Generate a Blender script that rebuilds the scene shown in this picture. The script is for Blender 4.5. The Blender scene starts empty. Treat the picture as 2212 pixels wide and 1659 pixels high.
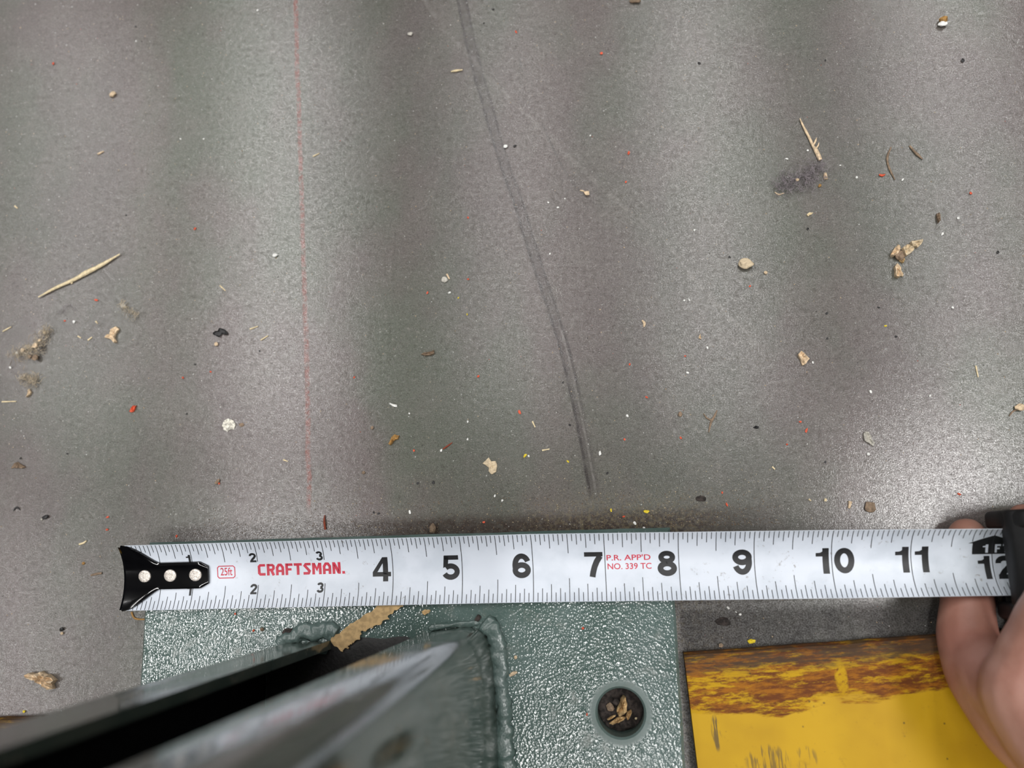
import bpy, bmesh, math, random
from mathutils import Vector, Matrix, noise

random.seed(7)
scene = bpy.context.scene
C = scene.collection
MM = 0.001

# ------------------------------------------------------------------ camera
CXP, CYP, F = 1106.0, 829.5, 1750.0
HP = 0.0127                      # top of the steel base plate above the floor
HCAM = 0.0254 * 11.552           # lens above the plate
CAM = Vector((0, 0, HP + HCAM))
BX = Vector((0.99187, -0.05026, -0.11689))
BZ = Vector((-0.12453, -0.19486, -0.97289))
BX = (BX - BX.dot(BZ) / BZ.dot(BZ) * BZ).normalized(); BZ.normalize()
BY = BZ.cross(BX)                # rows: world axes in (right, down, forward)

def W(px, py, z=0.0):
    """photo pixel -> world point on the horizontal plane at height z (metres)"""
    r = Vector(((px - CXP) / F, (py - CYP) / F, 1.0))
    d = Vector((BX.dot(r), BY.dot(r), BZ.dot(r)))
    t = (z - CAM.z) / d.z
    return CAM + d * t

cd = bpy.data.cameras.new('camera'); cam = bpy.data.objects.new('camera', cd); C.objects.link(cam)
right = Vector((BX.x, BY.x, BZ.x)); down = Vector((BX.y, BY.y, BZ.y)); fwd = Vector((BX.z, BY.z, BZ.z))
m = Matrix((right, -down, -fwd)).transposed().to_4x4(); m.translation = CAM
cam.matrix_world = m
cd.sensor_fit = 'HORIZONTAL'; cd.sensor_width = 36.0; cd.lens = F / 2212 * 36.0
cd.clip_start = 0.005; cd.clip_end = 50
cd.dof.use_dof = True; cd.dof.focus_distance = 0.300; cd.dof.aperture_fstop = 7.5
scene.camera = cam

# ------------------------------------------------------------------ light
world = bpy.data.worlds.new('world'); scene.world = world; world.use_nodes = True
bg = world.node_tree.nodes['Background']
bg.inputs['Color'].default_value = (0.80, 0.86, 0.95, 1); bg.inputs['Strength'].default_value = 0.07

LAMP_H = 2.6
def lamp(name, fx, y0, y1, width, power, col=(1.0, 0.985, 0.965)):
    """a ceiling tube fixture running along y"""
    l = bpy.data.lights.new(name, 'AREA'); l.shape = 'RECTANGLE'
    l.size = width; l.size_y = y1 - y0; l.energy = power; l.color = col
    o = bpy.data.objects.new(name, l); C.objects.link(o)
    o.location = (fx * LAMP_H, (y0 + y1) / 2, LAMP_H)
    return o
for fx, y0, y1, w, p in ((-0.86, -1.6, 0.20, 0.10, 30), (-0.47, -1.5, 0.10, 0.09, 58), (-0.03, -1.7, -0.33, 0.09, 38), (0.44, -0.95, 0.30, 0.34, 72), (0.86, -1.6, 0.3, 0.10, 24),      # row over the upright
                         (-0.83, 0.45, 2.4, 0.10, 34), (-0.48, 0.35, 2.4, 0.10, 42), (-0.13, 0.45, 2.4, 0.10, 20), (0.15, 0.35, 2.4, 0.10, 30), (0.50, 0.45, 2.4, 0.10, 34)):     # next row
    lamp('tube_lamp', fx, y0, y1, w, p)

scene.view_settings.view_transform = 'Standard'
scene.view_settings.look = 'None'
scene.view_settings.gamma = 1.0
scene.view_settings.use_curve_mapping = False
scene.view_settings.exposure = -1.24

# ------------------------------------------------------------------ helpers
def link(o, parent=None):
    C.objects.link(o)
    if parent: o.parent = parent
    return o
def tag(o, label=None, cat=None, group=None, kind=None):
    if label: o['label'] = label
    if cat: o['category'] = cat
    if group: o['group'] = group
    if kind: o['kind'] = kind
    return o
def empty(name, loc=(0, 0, 0)):
    o = bpy.data.objects.new(name, None); o.location = loc; o.empty_display_size = 0.01
    return link(o)
def mesh_obj(name, verts, faces, mat, parent=None, smooth=False):
    me = bpy.data.meshes.new(name); me.from_pydata([tuple(v) for v in verts], [], faces); me.update()
    if mat: me.materials.append(mat)
    if smooth:
        for p in me.polygons: p.use_smooth = True
    o = bpy.data.objects.new(name, me)
    if parent:
        o.parent = parent
        o.matrix_parent_inverse = Matrix.Translation(-Vector(parent_world(parent)))
    return link(o)
def parent_world(p):
    return Vector(p.location) if p.type == 'EMPTY' else Vector((0, 0, 0))   # meshes are built in world space
def bm_obj(name, bm, mat, parent=None, smooth=False):
    me = bpy.data.meshes.new(name); bm.to_mesh(me); bm.free()
    if mat: me.materials.append(mat)
    if smooth:
        for p in me.polygons: p.use_smooth = True
    o = bpy.data.objects.new(name, me)
    if parent:
        o.parent = parent
        o.matrix_parent_inverse = Matrix.Translation(-Vector(parent_world(parent)))
    return link(o)

class NT:
    def __init__(s, name):
        s.mat = bpy.data.materials.new(name); s.mat.use_nodes = True
        s.t = s.mat.node_tree; s.b = s.t.nodes['Principled BSDF']
    def n(s, typ, **kw):
        nd = s.t.nodes.new(typ)
        for k, v in kw.items(): setattr(nd, k, v)
        return nd
    def l(s, a, b): s.t.links.new(a, b)
    def val(s, sock, v):
        if hasattr(v, 'is_linked') or hasattr(v, 'node'): s.l(v, sock)
        else: sock.default_value = v
    def coord(s): 
        return s.n('ShaderNodeTexCoord').outputs['Object']
    def geo(s):
        return s.n('ShaderNodeNewGeometry').outputs['Position']
    def noise(s, vec, scale, detail=3, rough=0.55, dist=0):
        nd = s.n('ShaderNodeTexNoise'); s.l(vec, nd.inputs['Vector'])
        nd.inputs['Scale'].default_value = scale; nd.inputs['Detail'].default_value = detail
        nd.inputs['Roughness'].default_value = rough; nd.inputs['Distortion'].default_value = dist
        return nd.outputs['Fac']
    def mapping(s, vec, sc=(1, 1, 1), loc=(0, 0, 0), rot=(0, 0, 0)):
        nd = s.n('ShaderNodeMapping'); s.l(vec, nd.inputs['Vector'])
        nd.inputs['Scale'].default_value = sc; nd.inputs['Location'].default_value = loc
        nd.inputs['Rotation'].default_value = rot
        return nd.outputs['Vector']
    def math(s, op, a, b=None, c=None, clamp=False):
        nd = s.n('ShaderNodeMath', operation=op, use_clamp=clamp)
        for i, v in enumerate((a, b, c)):
            if v is not None: s.val(nd.inputs[i], v)
        return nd.outputs[0]
    def ramp(s, fac, lo, hi, a=0.0, b=1.0):
        nd = s.n('ShaderNodeMapRange'); nd.interpolation_type = 'SMOOTHSTEP'
        s.val(nd.inputs['Value'], fac)
        nd.inputs['From Min'].default_value = lo; nd.inputs['From Max'].default_value = hi
        nd.inputs['To Min'].default_value = a; nd.inputs['To Max'].default_value = b
        return nd.outputs['Result']
    def mix(s, fac, a, b, blend='MIX'):
        nd = s.n('ShaderNodeMix', data_type='RGBA', blend_type=blend)
        s.val(nd.inputs[0], fac)
        for i, v in ((6, a), (7, b)):
            if isinstance(v, tuple): nd.inputs[i].default_value = (*v[:3], 1)
            else: s.l(v, nd.inputs[i])
        return nd.outputs[2]
    def sep(s, vec):
        nd = s.n('ShaderNodeSeparateXYZ'); s.l(vec, nd.inputs[0]); return nd.outputs
    def bump(s, h, strength, dist, prev=None):
        nd = s.n('ShaderNodeBump'); s.val(nd.inputs['Strength'], strength)
        nd.inputs['Distance'].default_value = dist; s.l(h, nd.inputs['Height'])
        if prev is not None: s.l(prev, nd.inputs['Normal'])
        return nd.outputs['Normal']
    def out(s, col=None, rough=None, normal=None, metal=None, **kw):
        b = s.b
        if col is not None:
            if isinstance(col, tuple): b.inputs['Base Color'].default_value = (*col[:3], 1)
            else: s.l(col, b.inputs['Base Color'])
        if rough is not None: s.val(b.inputs['Roughness'], rough)
        if metal is not None: b.inputs['Metallic'].default_value = metal
        if normal is not None: s.l(normal, b.inputs['Normal'])
        for k, v in kw.items(): b.inputs[k.replace('_', ' ')].default_value = v
        return s.mat

def lin(r, g, b):
    f = lambda c: (c / 255 / 12.92) if c <= 10 else ((c / 255 + 0.055) / 1.055) ** 2.4
    return (f(r), f(g), f(b))

def plain(name, rgb, rough=0.6, var=0.25, scale=900, bumps=0.15, **kw):
    t = NT(name); v = t.geo()
    n = t.noise(v, scale, 3); c = lin(*rgb)
    col = t.mix(t.ramp(n, 0.35, 0.65), tuple(x * (1 - var) for x in c), tuple(min(1, x * (1 + var)) for x in c))
    nm = t.bump(t.noise(v, scale * 1.7, 3), bumps, 0.0003)
    return t.out(col, rough, nm, **kw)

# ------------------------------------------------------------------ materials
def floor_material():
    t = NT('sealed_concrete'); v = t.geo(); s = t.sep(v); X, Y = s[0], s[1]
    big = t.noise(t.mapping(v, (9, 2.6, 1), (3.1, 0.4, 0)), 1.0, 3, 0.5)
    hue = t.noise(t.mapping(v, (14, 8, 1), (1.7, 5.2, 0)), 1.0, 4, 0.6)
    mid = t.noise(v, 60, 4, 0.6)
    fine = t.noise(v, 1500, 3, 0.7)
    fine2 = t.noise(v, 520, 3, 0.65)
    base = t.mix(t.ramp(hue, 0.38, 0.62), lin(140, 127, 125), lin(125, 131, 117))
    base = t.mix(t.ramp(big, 0.35, 0.65, 0.0, 0.55), base, lin(112, 108, 105))
    base = t.mix(t.ramp(mid, 0.40, 0.75, 0.0, 0.35), base, lin(150, 145, 138))
    base = t.mix(t.ramp(fine, 0.30, 0.70, 0.42, 0.0), base, lin(62, 58, 55))
    base = t.mix(t.ramp(fine2, 0.58, 0.75, 0.0, 0.40), base, lin(175, 170, 160))
    base = t.mix(t.ramp(fine2, 0.44, 0.30, 0.0, 0.35), base, lin(80, 74, 70))
    pep = t.noise(v, 2700, 2, 0.6)
    base = t.mix(t.ramp(pep, 0.58, 0.66, 0.0, 0.8), base, lin(54, 49, 47))
    base = t.mix(t.ramp(pep, 0.38, 0.30, 0.0, 0.5), base, lin(196, 190, 182))
    # ---- marks with a shape of their own: x as a function of y
    y0, y1, x0, x1 = -0.09, 0.27, -0.30, 0.30
    yn = t.math('DIVIDE', t.math('SUBTRACT', Y, y0), y1 - y0)
    def dist_to(pts):
        fc = t.n('ShaderNodeFloatCurve'); cv = fc.mapping.curves[0]
        P = sorted([((w.y - y0) / (y1 - y0), (w.x - x0) / (x1 - x0)) for w in (W(*p) for p in pts)])
        for i, p in enumerate(P):
            if i < 2: cv.points[i].location = p
            else: cv.points.new(*p)
        fc.mapping.update(); t.l(yn, fc.inputs['Value'])
        xx = t.math('ADD', t.math('MULTIPLY', fc.outputs[0], x1 - x0), x0)
        return t.math('SUBTRACT', X, xx), P[0][0], P[-1][0]
    def line(base, pts, w, col, a, off=0.0, nscale=260, lo=0.3, hi=0.6):
        d, ya, yb = dist_to(pts)
        wob = t.math('MULTIPLY', t.math('SUBTRACT', t.noise(v, 90, 3), 0.5), w * 1.2)
        d = t.math('ABSOLUTE', t.math('ADD', t.math('SUBTRACT', d, off), wob))
        mk = t.ramp(d, w * 0.35, w, 1.0, 0.0)
        mk = t.math('MULTIPLY', mk, t.ramp(t.noise(v, nscale, 4, 0.7), lo, hi, 0.12, 1.0))
        mk = t.math('MULTIPLY', mk, t.ramp(yn, ya, ya + 0.02)); mk = t.math('MULTIPLY', mk, t.ramp(yn, yb + 0.001, yb - 0.02))
        return t.math('MULTIPLY', mk, a), mk
    def apply(base, pts, w, col, a, **k):
        mk, _ = line(base, pts, w, col, a, **k)
        return t.mix(mk, base, col)
    chalk = [(638, -30), (640, 90), (646, 250), (652, 450), (658, 640), (664, 860), (668, 1116)]
    base = apply(base, chalk, 0.0014, lin(146, 78, 66), 0.95, nscale=420, lo=0.35, hi=0.62)
    scuff = [(992, -30), (1018, 100), (1050, 220), (1085, 340), (1123, 450), (1163, 580), (1200, 690), (1228, 790), (1252, 900), (1270, 990), (1287, 1092)]
    base = apply(base, scuff, 0.0030, lin(82, 74, 74), 0.52, lo=0.25, hi=0.6)
    base = apply(base, [(x - 9, y) for x, y in scuff], 0.0008, lin(56, 50, 50), 0.75)
    base = apply(base, [(x + 10, y) for x, y in scuff[:9]], 0.0007, lin(62, 56, 56), 0.6)
    base = apply(base, [(x + 4, y) for x, y in scuff[6:]], 0.0006, lin(168, 164, 158), 0.4)
    faint = [(895, -30), (985, 90), (1090, 200), (1180, 290), (1262, 370), (1340, 440), (1440, 525), (1530, 640), (1590, 700), (1665, 780)]
    base = apply(base, faint, 0.0016, lin(168, 164, 158), 0.32, lo=0.34, hi=0.7)
    base = apply(base, [(1165, 250), (1190, 310), (1228, 380), (1260, 420), (1335, 468)], 0.0007, lin(90, 86, 84), 0.55)
    base = apply(base, [(1122, 110), (1128, 150), (1140, 168)], 0.0008, lin(95, 92, 90), 0.6)
    base = apply(base, [(1905, 1025), (1940, 1060), (1985, 1100), (1998, 1112)], 0.0008, lin(96, 90, 86), 0.7, lo=0.1, hi=0.3)
    base = apply(base, [(1890, 1100), (1905, 1125), (1916, 1150)], 0.0007, lin(86, 82, 78), 0.8, lo=0.1, hi=0.3)
    # ---- brown dust swept up against the base plate, with the tape's shadow painted in
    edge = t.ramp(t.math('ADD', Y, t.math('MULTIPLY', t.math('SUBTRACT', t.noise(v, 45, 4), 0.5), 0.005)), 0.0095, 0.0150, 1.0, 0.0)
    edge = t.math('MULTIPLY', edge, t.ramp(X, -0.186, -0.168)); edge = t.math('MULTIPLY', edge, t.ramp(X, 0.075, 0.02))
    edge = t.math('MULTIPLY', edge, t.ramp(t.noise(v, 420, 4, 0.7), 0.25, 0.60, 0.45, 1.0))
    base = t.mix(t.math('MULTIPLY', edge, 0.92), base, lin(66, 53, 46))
    # greenish-yellow fine sawdust right of it
    sd = t.math('MULTIPLY', t.ramp(Y, 0.008, 0.024, 1.0, 0.0), t.math('MULTIPLY', t.ramp(X, -0.045, -0.01), t.ramp(X, 0.05, 0.02)))
    sd = t.math('MULTIPLY', sd, t.ramp(t.noise(v, 700, 3, 0.7), 0.45, 0.62))
    base = t.mix(t.math('MULTIPLY', sd, 0.5), base, lin(150, 138, 108))
    # grime between the plates, darkened to paint in the shadow of hand and tape
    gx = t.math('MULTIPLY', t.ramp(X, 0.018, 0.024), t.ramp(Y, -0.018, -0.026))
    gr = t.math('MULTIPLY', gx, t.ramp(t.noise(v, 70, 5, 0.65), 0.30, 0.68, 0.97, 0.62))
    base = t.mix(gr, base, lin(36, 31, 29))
    # faint round stains
    for (px, py, r, col, a) in ((1842, 1097, 0.0, lin(104, 92, 70), 0.0),):
        pass
    dk = t.n('ShaderNodeHueSaturation'); dk.inputs['Value'].default_value = 0.62; t.l(base, dk.inputs['Color']); base = dk.outputs[0]
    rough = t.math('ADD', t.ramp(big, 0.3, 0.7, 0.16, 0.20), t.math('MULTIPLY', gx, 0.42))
    nm = t.bump(t.noise(v, 2600, 2, 0.6), 0.10, 0.0003)
    nm = t.bump(fine2, 0.05, 0.0006, nm)
    sp = t.math('MULTIPLY', t.ramp(t.noise(v, 1900, 3, 0.7), 0.36, 0.62, 0.30, 1.25), t.ramp(fine2, 0.30, 0.62, 0.55, 1.0))
    t.l(sp, t.b.inputs['Specular IOR Level'])
    return t.out(base, rough, nm)

def green_paint(name, peel, hole=None, rough=0.16, dust=0.25, ca=(80, 99, 94), cb=(99, 116, 113)):
    t = NT(name); v = t.geo()
    n1 = t.noise(v, 40, 4, 0.6)
    col = t.mix(t.ramp(n1, 0.35, 0.7), lin(*ca), lin(*cb))
    dn = t.noise(v, 130, 5, 0.7)
    col = t.mix(t.ramp(dn, 0.55, 0.80, 0.0, dust), col, lin(126, 118, 104))
    col = t.mix(t.ramp(t.noise(v, 420, 4, 0.7), 0.66, 0.76, 0.0, 0.5 if peel else 0.2), col, lin(56, 50, 44))
    strength = peel
    if hole is not None and peel:
        d = t.n('ShaderNodeVectorMath', operation='DISTANCE'); t.l(v, d.inputs[0]); d.inputs[1].default_value = tuple(hole)
        strength = t.ramp(d.outputs['Value'], 0.0086, 0.0110, 0.06 * peel, peel)
    if peel:
        vo = t.n('ShaderNodeTexVoronoi', feature='SMOOTH_F1'); t.l(v, vo.inputs['Vector']); vo.inputs['Scale'].default_value = 1250; vo.inputs['Smoothness'].default_value = 0.6
        nm = t.bump(vo.outputs['Distance'], strength, 0.0009)
        nm = t.bump(t.noise(v, 420, 2), 0.05, 0.0009, nm)
        nm = t.bump(t.noise(v, 120, 2), 0.08, 0.002, nm)
    else:
        nm = t.bump(t.noise(v, 60, 3, 0.6), 0.05, 0.002)
        nm = t.bump(t.noise(v, 900, 2, 0.6), 0.03, 0.0003, nm)
    r = t.ramp(dn, 0.5, 0.8, rough, rough + 0.25)
    if hole is not None: r = t.math('ADD', r, t.ramp(d.outputs['Value'], 0.0092, 0.0115, 0.36, 0.0))
    return t.out(col, r, nm, Specular_IOR_Level=0.7)

def yellow_paint():
    t = NT('worn_yellow_paint'); v = t.coord(); s = t.sep(v)   # object space: x along the top edge, y = 0 at that edge
    st = t.mapping(v, (1.0, 3.2, 1))
    col = t.mix(t.ramp(t.noise(v, 35, 3), 0.35, 0.7), lin(184, 142, 6), lin(200, 158, 12))
    col = t.mix(t.ramp(t.noise(v, 260, 4, 0.7), 0.60, 0.78, 0.0, 0.35), col, lin(140, 104, 20))
    # worn rusty band along the edge with a ragged lower border
    wob = t.math('MULTIPLY', t.math('SUBTRACT', t.noise(st, 38, 5, 0.62), 0.5), 0.020)
    slope = t.math('MULTIPLY', s[0], 0.055)
    d = t.math('ADD', t.math('ADD', s[1], wob), t.math('SUBTRACT', 0.0, slope))      # negative going away from the edge
    band = t.ramp(d, -0.0215, -0.0195)
    rust = t.mix(t.ramp(t.noise(t.mapping(v, (1, 4, 1)), 110, 8, 0.75), 0.42, 0.62), lin(104, 54, 14), lin(160, 100, 16))
    keep = t.ramp(t.noise(t.mapping(v, (1, 4.5, 1), (2, 1, 0)), 60, 9, 0.76), 0.50, 0.60, 1.0, 0.10)
    def patch(x, y, rx, ry):
        a = t.math('POWER', t.math('DIVIDE', t.math('SUBTRACT', s[0], x), rx), 2.0)
        b = t.math('POWER', t.math('DIVIDE', t.math('SUBTRACT', s[1], y), ry), 2.0)
        return t.ramp(t.math('ADD', a, t.math('ADD', b, t.math('MULTIPLY', t.noise(v, 400, 4, 0.7), 0.8))), 1.5, 0.8)
    kp = t.math('MULTIPLY', patch(0.0515, -0.0115, 0.0022, 0.0066), t.ramp(t.noise(v, 500, 5, 0.75), 0.36, 0.52))
    keep = t.math('MULTIPLY', keep, t.math('SUBTRACT', 1.0, kp))
    col = t.mix(t.math('MULTIPLY', band, keep), col, rust)
    dirty = t.ramp(t.math('ADD', s[1], t.math('MULTIPLY', t.math('SUBTRACT', t.noise(t.mapping(v, (1, 5, 1)), 55, 5, 0.7), 0.5), 0.012)), -0.0085, -0.004)
    col = t.mix(t.math('MULTIPLY', dirty, t.ramp(t.noise(t.mapping(v, (1, 6, 1), (7, 3, 0)), 90, 4, 0.7), 0.45, 0.60, 0.92, 0.35)), col, lin(70, 54, 40))
    # black specks and two scuffs
    vo = t.n('ShaderNodeTexVoronoi'); t.l(v, vo.inputs['Vector']); vo.inputs['Scale'].default_value = 300
    sp = t.math('MULTIPLY', t.ramp(vo.outputs['Distance'], 0.06, 0.14, 1.0, 0.0), t.ramp(t.noise(v, 150, 2), 0.50, 0.60))
    col = t.mix(t.math('MULTIPLY', sp, 0.75), col, lin(70, 56, 26))
    def patch(x, y, rx, ry):
        a = t.math('POWER', t.math('DIVIDE', t.math('SUBTRACT', s[0], x), rx), 2.0)
        b = t.math('POWER', t.math('DIVIDE', t.math('SUBTRACT', s[1], y), ry), 2.0)
        return t.ramp(t.math('ADD', a, b), 1.2, 0.5)
    streak = t.ramp(t.noise(t.mapping(v, (1, 0.12, 1)), 900, 2, 0.6), 0.50, 0.60)
    for (x, y, rx, ry, a) in ((0.0075, -0.0265, 0.0016, 0.006, 0.75), (0.0235, -0.0365, 0.0075, 0.0055, 0.6), (0.036, -0.0362, 0.004, 0.004, 0.45)):
        col = t.mix(t.math('MULTIPLY', t.math('MULTIPLY', patch(x, y, rx, ry), streak), a), col, lin(60, 56, 50))
    nm = t.bump(t.noise(v, 300, 4, 0.6), 0.12, 0.0006)
    nm = t.bump(t.math('MULTIPLY', band, -1.0), 0.25, 0.0003, nm)
    return t.out(col, t.ramp(band, 0, 1, 0.50, 0.65), nm, Specular_IOR_Level=0.25)

def blade_material():
    t = NT('white_blade_lacquer'); v = t.geo()
    col = t.mix(t.ramp(t.noise(v, 90, 4), 0.4, 0.7), lin(222, 229, 240), lin(210, 218, 229))
    g = t.noise(v, 330, 5, 0.75); z = t.noise(v, 28, 2)
    col = t.mix(t.math('MULTIPLY', t.ramp(g, 0.60, 0.72), t.ramp(z, 0.47, 0.62, 0.0, 0.8)), col, lin(120, 110, 98))
    nm = t.bump(t.noise(v, 240, 3), 0.05, 0.0004)
    return t.out(col, t.ramp(t.noise(v, 60, 3), 0.3, 0.7, 0.30, 0.42), nm)

def skin_material():
    t = NT('skin'); v = t.geo()
    col = t.mix(t.ramp(t.noise(v, 70, 4), 0.35, 0.7), lin(170, 122, 106), lin(190, 144, 128))
    col = t.mix(t.ramp(t.noise(v, 22, 2), 0.45, 0.7, 0.0, 0.4), col, lin(176, 110, 98))
    nm = t.bump(t.noise(t.mapping(v, (1, 1, 1)), 900, 4, 0.7), 0.10, 0.0004)
    nm = t.bump(t.noise(v, 180, 3, 0.6), 0.08, 0.0008, nm)
    m_ = t.out(col, 0.46, nm)
    t.b.inputs['Subsurface Weight'].default_value = 0.12
    t.b.inputs['Subsurface Radius'].default_value = (0.004, 0.0016, 0.0009)
    t.b.inputs['Subsurface Scale'].default_value = 1.0
    return m_

M = {}
M['floor'] = floor_material()
HOLE = W(1341, 1540, HP); HOLE_R = 0.0079
M['plate'] = green_paint('green_plate_paint', 0.13, HOLE, 0.085)
M['column'] = green_paint('green_column_paint', 0.0, None, 0.10, 0.75, (62, 74, 68), (82, 88, 80))
M['shade_sheet_black'] = plain('inner_shade_black', (22, 20, 20), 0.55, 0.4, 500, 0.4)  # black for the sheet that paints shade inside the upright
M['bare'] = plain('inner_wall_shade', (14, 14, 15), 0.5, 0.3, 200, 0.1)  # near-black inner wall colour, standing in for the shade inside the column
M['weld'] = green_paint('painted_weld', 0.12, None, 0.28, 0.5)
M['yellow'] = yellow_paint()
M['blade'] = blade_material()
M['ink'] = plain('black_print', (30, 31, 34), 0.45, 0.2, 300, 0.03)
M['tick_ink'] = plain('grey_black_print', (46, 46, 50), 0.5, 0.2, 300, 0.03)
M['red_ink'] = plain('red_print', (204, 44, 70), 0.45, 0.12, 300, 0.03)
M['hook'] = plain('black_oxide_steel', (8, 8, 10), 0.09, 0.2, 200, 0.03, Specular_IOR_Level=0.5)
M['rivet'] = plain('bright_rivet_steel', (222, 214, 206), 0.45, 0.22, 1500, 0.6, metal=0.8)
M['rubber'] = plain('black_rubber', (20, 20, 22), 0.55, 0.2, 400, 0.12)
M['lime'] = plain('lime_plastic', (98, 190, 24), 0.35, 0.06, 200, 0.04)
M['skin'] = skin_material()
M['nail'] = plain('fingernail', (222, 172, 158), 0.28, 0.06, 300, 0.03)
M['straw'] = plain('straw', (224, 206, 168), 0.7, 0.15, 700, 0.3)
M['tan'] = plain('tan_wood', (216, 192, 160), 0.8, 0.22, 900, 0.5)
M['ochre'] = plain('ochre_wood', (168, 128, 72), 0.75, 0.22, 900, 0.4)
M['brown'] = plain('brown_wood', (136, 116, 96), 0.8, 0.25, 900, 0.5)
M['card'] = plain('brown_card', (194, 164, 118), 0.85, 0.18, 500, 0.5)
M['paper'] = plain('beige_paper', (208, 190, 160), 0.85, 0.14, 700, 0.5)
M['white'] = plain('white_chip', (238, 238, 234), 0.6, 0.06, 900, 0.3)
M['grey'] = plain('pale_grey_chip', (190, 186, 176), 0.8, 0.2, 900, 0.6)
M['red'] = plain('red_paint_chip', (208, 84, 52), 0.55, 0.15, 900, 0.3)
M['rustred'] = plain('rust_splinter', (128, 54, 30), 0.7, 0.2, 900, 0.3)
M['black'] = plain('black_flake', (34, 33, 34), 0.5, 0.3, 900, 0.4)
M['lint_dark'] = plain('dark_lint', (134, 126, 130), 0.9, 0.35, 500, 0.1)
M['lint_tan'] = plain('tan_lint', (182, 168, 146), 0.9, 0.35, 500, 0.1)
M['yellowbit'] = plain('yellow_chip', (214, 190, 40), 0.6, 0.12, 900, 0.3)
M['soil'] = plain('black_grime', (54, 47, 44), 0.9, 0.55, 700, 0.9)
M['splat'] = plain('dried_white_splat', (214, 210, 198), 0.8, 0.40, 1100, 0.8)

# ------------------------------------------------------------------ mesh makers
def tube(path, radii, sides=8, cap=True, flat=1.0, squash_z=1.0):
    """verts, faces of a tapered tube through points"""
    V, Fc = [], []; n = len(path)
    up0 = Vector((0, 0, 1))
    for i, p in enumerate(path):
        a = path[max(0, i - 1)]; b = path[min(n - 1, i + 1)]
        d = (b - a)
        d = d.normalized() if d.length > 1e-9 else Vector((1, 0, 0))
        s = d.cross(up0); s = s.normalized() if s.length > 1e-6 else Vector((1, 0, 0))
        u = s.cross(d)
        r = radii[i] if hasattr(radii, '__len__') else radii
        for k in range(sides):
            an = 2 * math.pi * k / sides
            V.append(p + s * (math.cos(an) * r) + u * (math.sin(an) * r * flat))
    for i in range(n - 1):
        for k in range(sides):
            k2 = (k + 1) % sides
            Fc.append((i * sides + k, i * sides + k2, (i + 1) * sides + k2, (i + 1) * sides + k))
    if cap:
        Fc.append(tuple(reversed(range(sides)))); Fc.append(tuple((n - 1) * sides + k for k in range(sides)))
    return V, Fc

def smooth_path(pts, sub=6):
    """Catmull-Rom through points"""
    out = []; n = len(pts)
    for i in range(n - 1):
        p0 = pts[max(0, i - 1)]; p1 = pts[i]; p2 = pts[i + 1]; p3 = pts[min(n - 1, i + 2)]
        for k in range(sub):
            t = k / sub
            out.append(0.5 * ((2 * p1) + (p2 - p0) * t + (2 * p0 - 5 * p1 + 4 * p2 - p3) * t * t + (3 * p1 - p0 - 3 * p2 + p3) * t ** 3))
    out.append(pts[-1].copy()); return out

def smooth_vals(v, sub=6):
    out = []
    for i in range(len(v) - 1):
        for k in range(sub):
            t = k / sub; t = t * t * (3 - 2 * t); out.append(v[i] * (1 - t) + v[i + 1] * t)
    out.append(v[-1]); return out

# ------------------------------------------------------------------ floor
def slab(name, x0, x1, y0, y1, z0, z1, mat):
    v = [(x0, y0, z0), (x1, y0, z0), (x1, y1, z0), (x0, y1, z0), (x0, y0, z1), (x1, y0, z1), (x1, y1, z1), (x0, y1, z1)]
    f = [(3, 2, 1, 0), (4, 5, 6, 7), (0, 1, 5, 4), (1, 2, 6, 5), (2, 3, 7, 6), (3, 0, 4, 7)]
    return mesh_obj(name, v, f, mat)
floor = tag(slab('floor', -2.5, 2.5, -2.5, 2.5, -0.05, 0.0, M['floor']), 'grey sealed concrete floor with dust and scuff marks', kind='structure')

tag(slab('ceiling', -4, 4, -4, 4, 2.75, 2.8, plain('ceiling_paint', (120, 120, 122), 0.8)), 'grey workshop ceiling', kind='structure')

# ------------------------------------------------------------------ steel upright with base plate
PX0, PX1, PY0, PY1 = -0.1758, 0.0193, -0.175, 0.0060
upright = tag(empty('steel_upright', (-0.083, -0.07, 0)), 'green painted open-fronted steel upright welded to a flat base plate', 'rack upright')

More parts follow.
